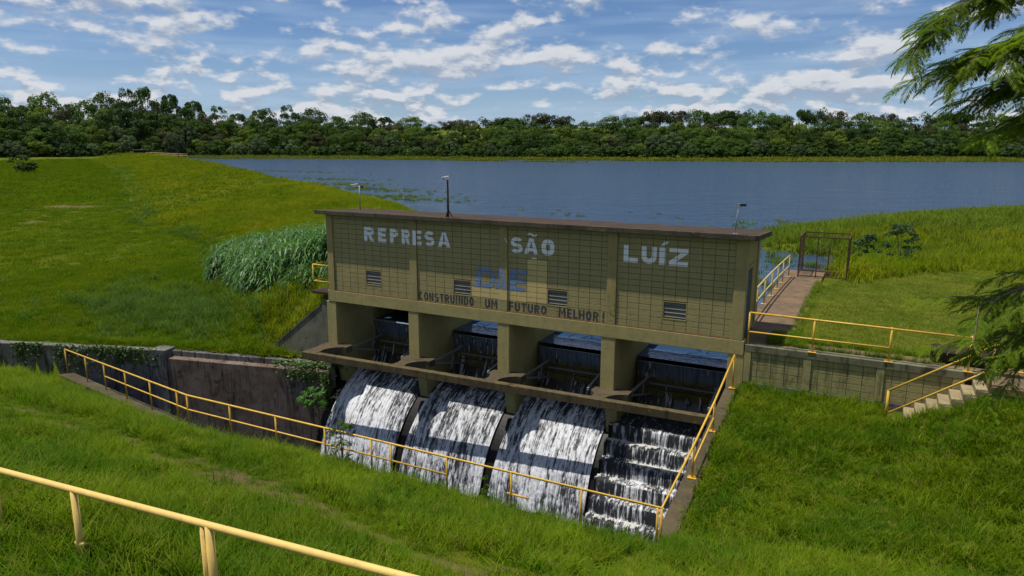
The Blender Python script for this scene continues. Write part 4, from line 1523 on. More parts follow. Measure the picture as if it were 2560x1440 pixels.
gate_m = m_gate()
strut_m = m_plain('grey_strut_paint', (.20, .21, .22), .5, .3, var=.4)
algae = m_concrete('algae_steel', (.16, .125, .035), (.10, .08, .03), (.012, .012, .012), .7, .4, rough=.35)
for i in range(4):
    x0, x1 = PIER[i][1] + .10, PIER[i + 1][0] - .02
    g = empty('sluice_gate', ((x0 + x1) / 2, 2.2, -3.6), label=gate_labels[i], cat='sluice gate')
    cy, cz, R = .15, -2.55, 2.25
    ztop = 17.5 if i else 20.5
    angs = [math.radians(a) for a in np.linspace(ztop, -31, 18)]
    v = []
    for a in angs:
        v += [(x0, cy + R * math.cos(a), cz + R * math.sin(a)), (x1, cy + R * math.cos(a), cz + R * math.sin(a))]
    for a in angs:
        v += [(x0, cy + (R + .03) * math.cos(a), cz + (R + .03) * math.sin(a)), (x1, cy + (R + .03) * math.cos(a), cz + (R + .03) * math.sin(a))]
    n = len(angs); f = []
    for k in range(n - 1):
        f += [(2 * k, 2 * k + 1, 2 * k + 3, 2 * k + 2), (2 * n + 2 * k, 2 * n + 2 * k + 2, 2 * n + 2 * k + 3, 2 * n + 2 * k + 1)]
    f += [(0, 2 * n, 2 * n + 1, 1)]
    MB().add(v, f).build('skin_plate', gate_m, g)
    for a_ in (-4, -12):
        a = math.radians(a_)
        yy, zz = cy + (R - .05) * math.cos(a), cz + (R - .05) * math.sin(a)
        MB().box(x0, x1, yy - .05, yy + .03, zz - .14, zz + .14).build('girder', algae, g)
    tx = PIER[i][1] + .44
    for s_, xx in ((0, tx), (1, x1 - .5)):
        base = (xx, cy - .02, -2.50)
        for a_ in (6, -14):
            a = math.radians(a_)
            MB().bar(base, (xx + (.25 if s_ == 0 else -.1), cy + R * math.cos(a), cz + R * math.sin(a)), .07).build('arm', strut_m, g)
        MB().bar((xx + .15, cy + R * .62, cz + R * .06), (xx + .15, cy + R * .62, cz - R * .15), .05).build('brace', strut_m, g)
    MB().bar((tx + .2, cy + R * .85, cz - .05), (x1 - .5, cy + R * .85, cz - .05), .05).build('tie_bar', strut_m, g)
    MB().box(tx - .1, tx + .1, cy - .12, cy + .1, -2.60, -2.40, .01).build('trunnion', grey_steel if False else dark_steel, g)
    # leaks over the top edge
    n_u, n_v = 200, 40
    fr = (.0, .55) if i else (.0, 1.)
    th = np.linspace(math.radians(ztop + .5), math.radians(-34), n_v)
    rr_ = R - .03 - .18 * np.linspace(0, 1, n_v) ** 1.5
    pth = np.stack([cy + rr_ * np.cos(th), cz + rr_ * np.sin(th)], -1)
    L = np.concatenate([[0], np.cumsum(np.hypot(*np.diff(pth, axis=0).T))])
    lk_ = .26 if i == 0 else (.16 if i < 3 else .10)
    def leak(T, U, ux, sv, s1, s2, lump, big, q=lk_):
        return q + (s2 - .5) * 1.5 + (s1 - .5) * .9 + (big - .5) * 1.0 - .25 * U + .25 * T
    sheet('gate_leak', ['thin trickles falling over the gate next to the wing wall', 'thin trickles falling over the gate under the word CONSTRUINDO', 'thin trickles falling over the gate under the word FUTURO', 'thin trickles falling over the gate above the stepped chute'][i],
          (np.array([0, 1.]), np.array([x0, x0])), (np.array([0, 1.]), np.array([x1, x1])), (pth, L), n_u, n_v, 200 + 13 * i, .02, .5, fall_m, leak, off=.0)

# ------------------------------------------------------------------ vegetation: grass
def blade_mesh(name, mat, n, rad, h0, h1, wid, lean, seg=2, seed=0, tips=0):
    """a tuft of bent blades"""
    r = np.random.default_rng(seed)
    V = []; F = []
    for k in range(n):
        a = r.uniform(0, 2 * math.pi); rr0 = rad * math.sqrt(r.random())
        bx, by = rr0 * math.cos(a), rr0 * math.sin(a)
        h = r.uniform(h0, h1); w = wid * r.uniform(.7, 1.3)
        da = r.uniform(0, 2 * math.pi); ln = lean * r.uniform(.3, 1.2) * h
        sx, sy = -math.sin(da), math.cos(da)
        b = len(V)
        for i in range(seg + 1):
            t = i / seg
            ox = math.cos(da) * ln * t * t; oy = math.sin(da) * ln * t * t
            z = h * (t - .28 * t * t * min(1.5, lean))
            ww = w * (1 - t) ** .7 if i < seg else 0
            if i < seg:
                V += [(bx + ox - sx * ww / 2, by + oy - sy * ww / 2, z - .02), (bx + ox + sx * ww / 2, by + oy + sy * ww / 2, z - .02)]
            else:
                V.append((bx + ox, by + oy, z))
        for i in range(seg - 1):
            F.append((b + 2 * i, b + 2 * i + 1, b + 2 * i + 3, b + 2 * i + 2))
        F.append((b + 2 * seg - 2, b + 2 * seg - 1, b + 2 * seg))
    me = bpy.data.meshes.new(name)
    me.from_pydata(V, [], F)
    me.materials.append(mat)
    return me


def scatter_tree(src_obj):
    g = bpy.data.node_groups.new('scatter', 'GeometryNodeTree')
    g.interface.new_socket('Geometry', in_out='INPUT', socket_type='NodeSocketGeometry')
    g.interface.new_socket('Geometry', in_out='OUTPUT', socket_type='NodeSocketGeometry')
    n = g.nodes
    gi = n.new('NodeGroupInput'); go = n.new('NodeGroupOutput')
    oi = n.new('GeometryNodeObjectInfo'); oi.inputs['Object'].default_value = src_obj
    ip = n.new('GeometryNodeInstanceOnPoints')
    ar = n.new('GeometryNodeInputNamedAttribute'); ar.data_type = 'FLOAT_VECTOR'; ar.inputs['Name'].default_value = 'rot'
    sc = n.new('GeometryNodeInputNamedAttribute'); sc.data_type = 'FLOAT_VECTOR'; sc.inputs['Name'].default_value = 'scl'
    g.links.new(gi.outputs[0], ip.inputs['Points'])
    g.links.new(oi.outputs['Geometry'], ip.inputs['Instance'])
    g.links.new(ar.outputs['Attribute'], ip.inputs['Rotation'])
    g.links.new(sc.outputs['Attribute'], ip.inputs['Scale'])
    g.links.new(ip.outputs[0], go.inputs[0])
    return g


def scatter(name, label, cat, xyz, src_me, smin, smax, tilt=.12, seed=0, stretch=.25):
    """uncountable stuff: one object whose points carry tufts"""
    r = np.random.default_rng(seed)
    n = len(xyz)
    me = bpy.data.meshes.new(name)
    me.vertices.add(n); me.vertices.foreach_set('co', np.asarray(xyz, np.float32).ravel())
    rot = np.stack([r.normal(0, tilt, n), r.normal(0, tilt, n), r.uniform(0, 6.283, n)], -1)
    s = r.uniform(smin, smax, n) if np.isscalar(smin) else smin + (smax - smin) * r.random(n)
    scl = np.stack([s, s, s * r.uniform(1 - stretch, 1 + stretch, n)], -1)
    a = me.attributes.new('rot', 'FLOAT_VECTOR', 'POINT'); a.data.foreach_set('vector', rot.astype(np.float32).ravel())
    a = me.attributes.new('scl', 'FLOAT_VECTOR', 'POINT'); a.data.foreach_set('vector', scl.astype(np.float32).ravel())
    src = bpy.data.objects.new(name + '_tuft', src_me)
    o = link(name, me)
    md = o.modifiers.new('scatter', 'NODES')
    md.node_group = scatter_tree(src)
    return tag(o, label, cat, kind='stuff')


def in_view(x, y, z, pad=.16):
    """keep what the frame (with a generous margin for a step to the side) could see"""
    d = np.stack([x - CAM.x, y - CAM.y, z - CAM.z], -1)
    f_, r_, u_ = np.array(fw), np.array(rr), np.array(uu)
    zz = d @ f_
    ax = (d @ r_) / np.maximum(zz, .1) * FPX; ay = (d @ u_) / np.maximum(zz, .1) * FPX
    return (zz > .5) & (np.abs(ax) < 1280 * (1.14 + pad)) & (ay > -720 * 1.25 - 100) & (ay < 900)


def region(n, x0, x1, y0, y1, keep, seed, dens=None):
    r = np.random.default_rng(seed)
    x = r.uniform(x0, x1, n); y = r.uniform(y0, y1, n)
    k = keep(x, y)
    x, y = x[k], y[k]
    b = bare(x, y)
    k = r.random(len(x)) > b * .93
    x, y = x[k], y[k]
    if dens is not None:
        k = r.random(len(x)) < dens(x, y)
        x, y = x[k], y[k]
    z = H(x, y)
    k = in_view(x, y, z)
    return np.stack([x[k], y[k], z[k]], -1)


def on_front_bank(x, y):
    yl = np.interp(x, BLX, BLY)
    return (x < 16.28) & (y < yl - .34 + .1 * (x < -12.3)) & ((x < -12.4) | (y < yl - .40 - .32 * sstep(1., -6., x)))


def on_right_slope(x, y):
    return (x > 16.86) & (y < -.08) & ~((x > 20.75) & (y > -1.22)) & (y > -30)


turfA = blade_mesh('turf_tuft', grass_near, 26, .20, .07, .30, .020, 1.0, 2, 1)
turfB = blade_mesh('turf_tuft', grass_near, 13, .15, .2, .52, .020, .75, 3, 2)
lawnT = blade_mesh('lawn_tuft', grass_lawn, 34, .20, .05, .13, .013, .9, 2, 3)
damT = blade_mesh('dam_tuft', grass_dam, 34, .55, .15, .50, .035, .7, 2, 4)
fieldT = blade_mesh('field_tuft', grass_field, 40, .55, .10, .30, .035, .8, 2, 5)
lushT = blade_mesh('lush_tuft', grass_dark, 30, .35, .3, .75, .030, .9, 3, 6)
farT = blade_mesh('far_tuft', grass_dam, 26, 1.8, .2, .55, .16, .6, 2, 7)
reedT = blade_mesh('reed_tuft', reed_m, 34, .55, .25, .65, .045, .8, 3, 8)
seedT = blade_mesh('seed_stalk', grass_near, 6, .2, .55, .95, .007, .35, 3, 9)


def fb_noise(x, y, s, seed): return fbm(x * s + 31, y * s + 17, 3, seed)


P1 = region(60000, -22, 17, -20.5, -3.5, on_front_bank, 1, lambda x, y: .35 + .65 * sstep(.34, .60, fb_noise(x, y, .9, 101)))
S1 = strip_mask(P1[:, 0], P1[:, 1])
scatter('bank_grass', 'uneven green grass on the bank between the road railing and the basin', 'grass', P1, turfA, .75 - .38 * S1, 1.3 - .65 * S1, seed=1)
P2 = region(34000, -22, 17, -20.5, -3.5, on_front_bank, 2, lambda x, y: (sstep(.40, .60, fb_noise(x, y, .55, 61)) * .85 + .10) * (1 - .97 * strip_mask(x, y)))
scatter('bank_tall_grass', 'taller yellowish grass clumps on the bank below the road railing', 'grass', P2, turfB, .7, 1.4, seed=2)
P3 = region(40000, 16.8, 30, -20.5, -.05, on_right_slope, 3, lambda x, y: .3 + .7 * sstep(.34, .60, fb_noise(x, y, .9, 103)))
scatter('slope_grass', 'green grass on the slope below the block wall', 'grass', P3, turfA, .7, 1.3, seed=3)
P4 = region(16000, 16.8, 30, -20.5, -.05, on_right_slope, 4, lambda x, y: sstep(.42, .6, fb_noise(x, y, .4, 63)) * .6 + .35 * sstep(-1.2, -.1, y) * (x < 21.5))
scatter('slope_tall_grass', 'taller grass clumps on the slope below the block wall', 'grass', P4, turfB, .6, 1.25, seed=4)
P5 = region(900, -10, 30, -20, -8.6, lambda x, y: on_front_bank(x, y) | on_right_slope(x, y), 5)
scatter('seed_stalks', 'thin grass stalks standing above the bank grass', 'grass', P5, seedT, .6, 1.1, seed=5)


# lawn and banks upstream on the right
def on_lawn(x, y):
    tall = np.interp(x, [16, 18.3, 20.5, 24.2, 27.3, 60], [10.5, 11.8, 16.2, 20.8, 22.4, 30])
    return (x > 18.05) & (y > 1.02) & (y < tall) & inside(x, y, RIGHT) & ~((x > 21.8) & (x < 23.8) & (y < 1.15))


def on_rbank(x, y):
    tall = np.interp(x, [16, 18.3, 20.5, 24.2, 27.3, 60], [10.5, 11.8, 16.2, 20.8, 22.4, 30])
    return (y >= tall - .4) & inside(x, y, RIGHT) & (x > 10) & ~((x < 19.3) & (y < 15.4))


P6 = region(26000, 18, 40, 1, 26, on_lawn, 6)
scatter('lawn', 'short mown lawn beside the concrete walkway', 'grass', P6, lawnT, .8, 1.4, seed=6)
P7 = region(16000, 18.1, 70, 9, 40, lambda x, y: on_rbank(x, y) & (y < 40) & (x < 50), 7, lambda x, y: .25 + .75 * sstep(36, 22, y))
scatter('tall_bank_grass', 'tall bright grass on the bank above the lawn', 'grass', P7, damT, 1.0, 1.9, seed=7)
P8 = region(26000, 10, 110, 20, 120, on_rbank, 8)
scatter('shore_plants', 'floating green marsh plants along the near shore', 'plants', P8, reedT, .9, 1.6, seed=8)
# grass tongues on the walkway edges and path
PW = []
for k in range(420):
    if R_.random() < .55:
        PW.append((R_.uniform(18.3, 22.2), R_.uniform(.30, .42) if R_.random() < .5 else R_.uniform(.9, 1.1), -.11))
    else:
        PW.append((R_.uniform(17.9, 18.25), R_.uniform(1., 12.), -.11))
for k in range(260): PW.append((R_.uniform(17.4, 18.5), R_.uniform(.32, 1.6), -.11))
scatter('edge_weeds', 'weeds growing along the edges of the concrete walkway', 'weeds', np.array(PW), turfB, .3, .75, seed=9)


# left field and dam
def downstream_left(x, y):
    d, sd, par = polyline_d(x, y, CREST)
    yw = np.interp(x, LWX, LWY)
    ok = ((sd > 0) | (d < 4.5)) & (y > yw + .75) & (x < -.3)
    ok &= ~((x > -4.3) & (y > .18) & (y < .66))
    return ok


def dam_t(x, y):
    d, sd, par = polyline_d(x, y, CREST)
    return d / np.interp(par, np.arange(len(CREST)), CRW)


P9 = region(90000, -34, -.3, -9, 40, downstream_left, 10, lambda x, y: sstep(.55, 1.15, dam_t(x, y)) * sstep(-60, -14, x))
scatter('field_grass', 'mown grass field below the dam', 'grass', P9, fieldT, .55, 1.0, seed=10)
P10 = region(90000, -130, -20, -30, 90, lambda x, y: downstream_left(x, y) & (x < -18), 11, lambda x, y: sstep(.75, 1.15, dam_t(x, y)) * .5 * sstep(-150, -25, x))
scatter('far_field_grass', 'mown grass farther out in the field below the dam', 'grass', P10, fieldT, .9, 1.6, seed=11)
P11 = region(60000, -60, 0, -2, 62, downstream_left, 12, lambda x, y: sstep(1.05, .75, dam_t(x, y)))
scatter('dam_grass', 'rough yellow-green grass on the dam slope', 'grass', P11, damT, .7, 1.25, seed=12)
farF = blade_mesh('far_field_tuft', grass_field, 26, 1.8, .12, .34, .16, .6, 2, 27)
PF = region(60000, -360, -90, 20, 240, downstream_left, 25, lambda x, y: sstep(.85, 1.05, dam_t(x, y)))
scatter('distant_field_grass', 'grass of the field near the far wood', 'grass', PF, farF, .7, 1.2, seed=25)
P12 = region(60000, -350, -45, 20, 240, downstream_left, 13, lambda x, y: sstep(1.05, .85, dam_t(x, y)))
scatter('far_dam_grass', 'rough grass on the far part of the dam', 'grass', P12, farT, .6, 1.1, seed=13)
P13 = region(16000, -40, -.3, -3, 26, downstream_left, 14, lambda x, y: np.exp(-(((x + 12.5) / 8) ** 2 + ((y - 4.) / 3.4) ** 2)) * sstep(.35, .6, fb_noise(x, y, .3, 71) + .12))
scatter('lush_grass', 'dark lush grass at the foot of the cane thicket', 'grass', P13, lushT, .7, 1.25, seed=14)
PT = region(60000, -220, -6, 2, 150, downstream_left, 24, lambda x, y: np.exp(-((dam_t(x, y) - .98) / .07) ** 2) * sstep(.42, .6, fb_noise(x, y, .18, 91)) * .5)
scatter('toe_grass', 'darker coarse grass in the crease at the foot of the dam', 'grass', PT, lushT, .9, 1.7, seed=24)
P14 = region(5000, -14, -.3, -3, 2, lambda x, y: downstream_left(x, y) & (np.abs(y - np.interp(x, LWX, LWY) - 1.0) < .3), 15)
scatter('wall_top_grass', 'grass fringe hanging over the top of the dark retaining wall', 'grass', P14, turfB, .7, 1.1, seed=15)


# cane thicket left of the house
def cane_src():
    r = np.random.default_rng(5)
    V = []; F = []
    for k in range(7):
        a = r.uniform(0, 6.28); rad = .28 * math.sqrt(r.random())
        bx, by = rad * math.cos(a), rad * math.sin(a)
        H_ = r.uniform(1.3, 2.2)
        lx, ly = r.normal(0, .12), r.normal(0, .12)
        b = len(V)
        V += [(bx - .012, by, -.05), (bx + .012, by, -.05), (bx + lx, by + ly, H_ * .9)]
        F.append((b, b + 1, b + 2))
        for j in range(9):
            t = r.uniform(.18, 1.)
            px, py, pz = bx + lx * t, by + ly * t, H_ * .9 * t
            da = r.uniform(0, 6.28); L = r.uniform(.7, 1.25); w = r.uniform(.055, .085)
            cx, cy = math.cos(da), math.sin(da); sx, sy = -cy, cx
            b = len(V)
            for i in range(5):
                u = i / 4
                rr0 = L * (u * .85); zz = pz + L * (.62 * u - .95 * u * u)
                ww = w * (math.sin(math.pi * min(.95, .15 + .8 * u)))
                V += [(px + cx * rr0 - sx * ww / 2, py + cy * rr0 - sy * ww / 2, zz), (px + cx * rr0 + sx * ww / 2, py + cy * rr0 + sy * ww / 2, zz)]
            for i in range(4): F.append((b + 2 * i, b + 2 * i + 1, b + 2 * i + 3, b + 2 * i + 2))
    me = bpy.data.meshes.new('cane_tuft'); me.from_pydata(V, [], F); me.materials.append(cane_m)
    return me


CANE = [(-21.5, 12.8), (-16.5, 9.3), (-12.0, 6.6), (-9.0, 5.6), (-5.0, 6.6), (-5.0, 8.6), (-9.5, 11.), (-14, 13), (-20, 14.5)]


def cane_keep(x, y):
    n = fb_noise(x, y, .5, 81) - .5
    return inside(x + n * 2.4, y + n * 2.4, CANE)


P15 = region(4300, -24, -4, 3, 18, cane_keep, 16)
scatter('cane_thicket', 'dense thicket of tall arching cane grass beside the gatehouse', 'cane', P15, cane_src(), .65, 1.1, seed=16)
P15b = region(500, -16, -.8, 4, 16, lambda x, y: downstream_left(x, y) & (x > -7.5) & (y > 2.5), 17)
scatter('cane_stragglers', 'loose cane stems between the thicket and the balcony', 'cane', P15b, cane_src(), .35, .7, seed=17)

# marsh plants standing in the water: near the dam, off the right shore, round the gate
WPl = []
for cx, cy, n, rx, ry in [(-74, 86, 90, 6, 2.0), (-60, 76, 120, 8, 2.2), (-92, 100, 70, 8, 2), (-45, 64, 60, 5, 1.5), (-38, 60, 40, 4, 1.5), (-130, 128, 90, 16, 2), (2, 38, 60, 6, 1.5), (8, 40, 60, 4, 2), (-4, 36, 30, 5, 1.),
                          (15, 22, 30, 2.5, 4), (17, 17.5, 30, 1.2, 1.), (14, 28, 40, 2.5, 2), (12, 46, 70, 2, 4), (5, 52, 14, 8, 5), (-12, 50, 8, 6, 4)]:
    for k in range(n):
        WPl.append((R_.gauss(cx, rx), R_.gauss(cy, ry), ZW - .02))
scatter('water_weeds', 'tufts of water weed standing in the lake', 'plants', np.array(WPl), reedT, .5, 1.05, seed=18)
mt = []
for cx, cy, n, rx, ry in [(-150, 268, 120, 12, 1.2), (-112, 268, 60, 7, 1.), (-200, 272, 140, 22, 2.5), (-255, 262, 160, 25, 3), (-285, 240, 120, 18, 5)]:
    for k in range(n): mt.append((R_.gauss(cx, rx), R_.gauss(cy, ry), ZW))
farreed = blade_mesh('far_reed', marsh_far, 30, 2.6, .4, 1.0, .30, .5, 2, 19)
scatter('weed_islands', 'flat green weed islands in the lake off the far shore', 'plants', np.array(mt), farreed, .6, 1., seed=19)


def shore_pts(n, d0, d1, seed):
    r = np.random.default_rng(seed)
    seg = np.hypot(*np.diff(FAR, axis=0).T); cum = np.concatenate([[0], np.cumsum(seg)])
    s = r.uniform(cum[3], cum[-1], n)
    x = np.interp(s, cum, FAR[:, 0]); y = np.interp(s, cum, FAR[:, 1])
    i = np.clip(np.searchsorted(cum, s) - 1, 0, len(seg) - 1)
    dx = np.diff(FAR, axis=0)[i] / seg[i][:, None]
    d = r.uniform(d0, d1, n)
    return x - dx[:, 1] * d, y + dx[:, 0] * d


sx_, sy_ = shore_pts(11000, -8, 52, 20)
kk = polyline_d(sx_, sy_, FAR)[0] < np.interp(sx_, [-200, -60, 20, 120], [14, 24, 44, 60])
sx_, sy_ = sx_[kk], sy_[kk]
sz_ = np.maximum(H(sx_, sy_), ZW)
k = in_view(sx_, sy_, sz_)
scatter('shore_reeds', 'pale green reed belt along the far shore', 'reeds', np.stack([sx_, sy_, sz_], -1)[k], farreed, .7, 1.4, seed=20)


# ------------------------------------------------------------------ trees
def crown_mesh(name, mat, seed, W, Hc, z0, clumps, quads, leaf, kind='round'):
    """crown: clumps of small leaf faces through the volume, on local coordinates, base of trunk at 0"""
    r = np.random.default_rng(seed)
    cs = []
    tries = 0
    while len(cs) < clumps and tries < 4000:
        tries += 1
        a = r.uniform(0, 6.283); u = math.sqrt(r.random())
        t = r.random()
        if kind == 'round':
            prof = math.sin(math.pi * (.12 + .80 * t)) ** .75
        elif kind == 'umbrella':
            prof = .35 + .75 * t if t < .75 else 1.05 - (t - .75) * .9
            t = .45 + .55 * t
        else:
            prof = (1 - t) ** .6 * 1.05 + .15
        rad = W / 2 * prof * (u if r.random() < .35 else .72 + .28 * u)
        c = np.array([rad * math.cos(a), rad * math.sin(a), z0 + Hc * t])
        cs.append((c, W * r.uniform(.09, .16)))
    V = []
    for c, cr in cs:
        n = quads
        d = r.normal(size=(n, 3)); d[:, 2] = np.where(d[:, 2] < -.35, -d[:, 2], d[:, 2])
        d /= np.linalg.norm(d, axis=1)[:, None]
        rad = cr * (.72 + .38 * r.random(n))[:, None]
        p = c + d * rad * np.array([1.2, 1.2, .8])
        nn = d * .9 + r.normal(size=(n, 3)) * .45 + np.array([0, 0, .5])
        nn /= np.linalg.norm(nn, axis=1)[:, None]
        t1 = np.cross(nn, r.normal(size=(n, 3))); t1 /= np.linalg.norm(t1, axis=1)[:, None] + 1e-9
        t2 = np.cross(nn, t1)
        s = leaf * r.uniform(.6, 1.3, n)[:, None]
        q = np.stack([p - t1 * s * .5, p + t2 * s * .40, p + t1 * s * .5, p - t2 * s * .40], 1)
        V.append(q.reshape(-1, 3))
    V = np.concatenate(V)
    F = np.arange(len(V)).reshape(-1, 4)
    return np_mesh(name, V, F, mat), cs


def trunk_mesh(name, cs, H_, z0, r0, seed):
    r = random.Random(seed)
    mb = MB()
    top = (r.uniform(-.4, .4), r.uniform(-.4, .4), z0 + H_ * .35)
    mid = (r.uniform(-.25, .25), r.uniform(-.25, .25), top[2] * .5)
    mb.tube([(0, 0, -.8), mid, top], [r0, r0 * .75, r0 * .55], 7)
    for c, cr in r.sample(cs, min(7, len(cs))):
        m_ = ((top[0] + c[0]) / 2 + r.uniform(-.3, .3), (top[1] + c[1]) / 2, (top[2] + c[2]) / 2 - .3)
        st_ = (mid[0] * .4 + top[0] * .6, mid[1] * .4 + top[1] * .6, mid[2] * .4 + top[2] * .6)
        mb.tube([st_, m_, tuple(c)], [r0 * .42, r0 * .28, r0 * .10], 5, cap=False)
    me = mb.mesh(name, bark, True)
    return me


KINDS = []
spec = [('dense', leafA, 17, 11, 3.5, 44, 120, .75, 'round'), ('mid', leafB, 16, 10, 3, 40, 120, .75, 'round'), ('mid', leafB, 20, 11, 4, 50, 120, .78, 'round'),
        ('pale', leafC, 14, 9, 2.5, 36, 120, .72, 'round'), ('brown', leafD, 17, 9, 3, 36, 110, .7, 'round'), ('umbrella', leafA, 19, 9, 6, 40, 110, .75, 'umbrella'),
        ('dry', leafD, 17, 8, 6, 32, 110, .7, 'umbrella'), ('grey', leafE, 12, 7, 1., 32, 120, .65, 'round'), ('tall', leafA, 14, 13, 3.5, 42, 120, .75, 'round'), ('thin', leafA, 12, 9, 6, 18, 90, .7, 'round')]
for k, (nm, mt_, W, Hc, z0, cl, qd, lf, kd) in enumerate(spec):
    cme, cs = crown_mesh('crown', mt_, 300 + k, W, Hc, z0, cl, qd, lf, kd)
    tme = trunk_mesh('trunk', cs, Hc, z0, .32, 400 + k)
    KINDS.append((nm, cme, tme, z0 + Hc))
TREE_KIND = {'dense': 'dark green broadleaf tree', 'mid': 'mid-green broad tree', 'tall': 'tall dark green tree', 'pale': 'yellow-green rounded tree', 'brown': 'brownish thin tree',
             'umbrella': 'dark umbrella tree', 'dry': 'brownish umbrella tree', 'grey': 'grey-green bush-like tree', 'thin': 'open-crowned dark tree'}
TREE_ROW = ['by the reeds', 'behind the front trees', 'amid the wood', 'at the back of the wood', 'on the skyline']


def put_tree(k, x, y, s, sz, rz, z=None, row=0, where='across the lake'):
    nm, cme, tme, top = KINDS[k]
    zg = float(H(np.array([x]), np.array([y]))[0]) if z is None else z
    lab = '%s %s %s' % (TREE_KIND[nm], TREE_ROW[row], where)
    o = empty('tree', (x, y, zg - .2), rz, lab, 'tree', lab.replace(' tree ', ' trees '))
    o.scale = (s, s, sz)
    for n_, m_ in (('crown', cme), ('trunk', tme)):
        c = bpy.data.objects.new(n_, m_); COL.objects.link(c); c.parent = o
    return o


# skyline of the wood as heights above the water at bearings across the view: pixel column -> tree-top elevation (px over horizon)
SKY = [(-200, 100), (0, 104), (60, 96), (110, 88), (190, 98), (260, 84), (320, 112), (400, 124), (470, 114), (540, 100), (620, 76), (680, 92), (760, 96), (810, 82), (840, 66), (915, 88), (985, 68), (1100, 58), (1200, 70), (1300, 72), (1420, 74), (1470, 56), (1530, 74), (1640, 78), (1760, 80), (1900, 76), (2060, 74), (2200, 70), (2350, 72), (2560, 70), (2800, 70)]
SKY = np.array(SKY, float)
rt_ = random.Random(23)
seg = np.hypot(*np.diff(FAR, axis=0).T); cum = np.concatenate([[0], np.cumsum(seg)])


def far_point(u, d):
    """point d metres behind the far shore line on bearing of column u"""
    a = math.atan2(u - 1280, FPX)
    dirx = fw.x * math.cos(a) + rr.x * math.sin(a); diry = fw.y * math.cos(a) + rr.y * math.sin(a)
    n_ = math.hypot(dirx, diry); dirx /= n_; diry /= n_
    lo = None
    t = np.arange(150, 900, 1.5)
    px = CAM.x + dirx * t; py = CAM.y + diry * t
    dd, sd, _ = polyline_d(px, py, FAR)
    ok = np.where((sd > 0) & (dd >= d))[0]
    i = ok[0] if len(ok) else len(t) - 1
    return px[i], py[i], t[i]


ntree = 0


def strip(u): return float(np.interp(u, [900, 1300, 1800, 2300, 2700], [0, 8, 22, 30, 32]))


for row, (d0, frac, step, kinds) in enumerate([(16, .28, 62, [7, 7, 3, 1, 8]), (26, .48, 54, [0, 1, 2, 3, 7, 4]), (40, .66, 52, [0, 1, 2, 8, 3, 0]), (56, .84, 50, [0, 1, 2, 4, 8, 3]), (78, 1.0, 56, [0, 5, 2, 5, 6, 8, 9, 5])]):
    u = -130 + rt_.uniform(0, step)
    while u < 2760:
        x, y, dist = far_point(u, d0 + strip(u) + rt_.uniform(-5, 6))
        zg = float(H(np.array([x]), np.array([y]))[0])
        el = np.interp(u, SKY[:, 0], SKY[:, 1]) - 2.2
        zt = CAM.z + el / FPX * dist * 1.03          # wanted top of the skyline here
        base = ZW + 1.
        want = base + (zt - base) * .90 * (frac + rt_.uniform(-.07, .05))
        k = rt_.choice(kinds)
        if row == 4 and u < 1100 and k in (5, 6): k = rt_.choice([0, 8, 9, 2])
        if row == 4 and u > 1150: k = rt_.choice([5, 5, 6, 2, 9])
        h = max(3.5, want - zg)
        top = KINDS[k][3]
        sz = h / top * rt_.uniform(.94, 1.06)
        s = min(max(sz, .6), 1.05) * rt_.uniform(.78, 1.0)
        if row == 0: s = min(s, .85)
        put_tree(k, x, y, s, sz, rt_.uniform(0, 6.28), zg, row, 'beyond the end of the dam' if u < 560 else ('behind the gatehouse and lake' if u < 1950 else 'across from the mesh gate'))
        ntree += 1
        u += step * rt_.uniform(.75, 1.2) * (1.0 if s > .8 else .85)
print('trees', ntree)
# dark wood behind that closes the gaps between the nearer trees
r = np.random.default_rng(77)
bx_, by_ = [], []
for u in np.arange(-150, 2780, 14):
    for d0 in (12, 22, 34, 50, 66):
        x, y, dist = far_point(u + r.uniform(-8, 8), d0 + strip(u) + r.uniform(-4, 4))
        bx_.append(x); by_.append(y)
bx_ = np.array(bx_); by_ = np.array(by_)
und, _c = crown_mesh('undergrowth_clump', leafA, 555, 7., 4.6, .2, 14, 46, .8, 'round')
scatter('undergrowth', 'dark undergrowth between the trees of the far wood', 'undergrowth', np.stack([bx_, by_, H(bx_, by_) - .3], -1), und, .55, 1.15, .05, 31)


# ------------------------------------------------------------------ tree by the road, its feathery boughs reaching into view
def frond(L, rnd, n=13):
    """one feathery leaf along +x, drooping, with close narrow leaflets; returns quads as list of 4 points"""
    q = []
    ax = []
    for i in range(n + 1):
        t = i / n
        ax.append(Vector((L * (t - .16 * t * t), 0, L * (.10 * t - .40 * t * t))))
    for i in range(n):
        a, b = ax[i], ax[i + 1]
        w = Vector((0, .006, 0))
        q.append([a - w, a + w, b + w, b - w])
        t = (i + .5) / n
        pl = L * .27 * math.sin(math.pi * (.18 + .70 * t)) ** .6
        for sd in (-1, 1):
            base = a.lerp(b, .5 + rnd.uniform(-.2, .2))
            sw_ = Vector((.55 + .35 * t, sd * .85, -.12)).normalized()
            e_ = base + sw_ * pl + Vector((0, 0, -.30 * pl + rnd.uniform(-.12, .12) * pl))
            m_ = base.lerp(e_, .5) + Vector((0, 0, .06 * pl))
            pw = Vector((.8, -sd * .5, 0)).normalized() * (L * .026)
            q.append([base - pw * .4, m_ - pw, e_, m_ + pw])
    return q


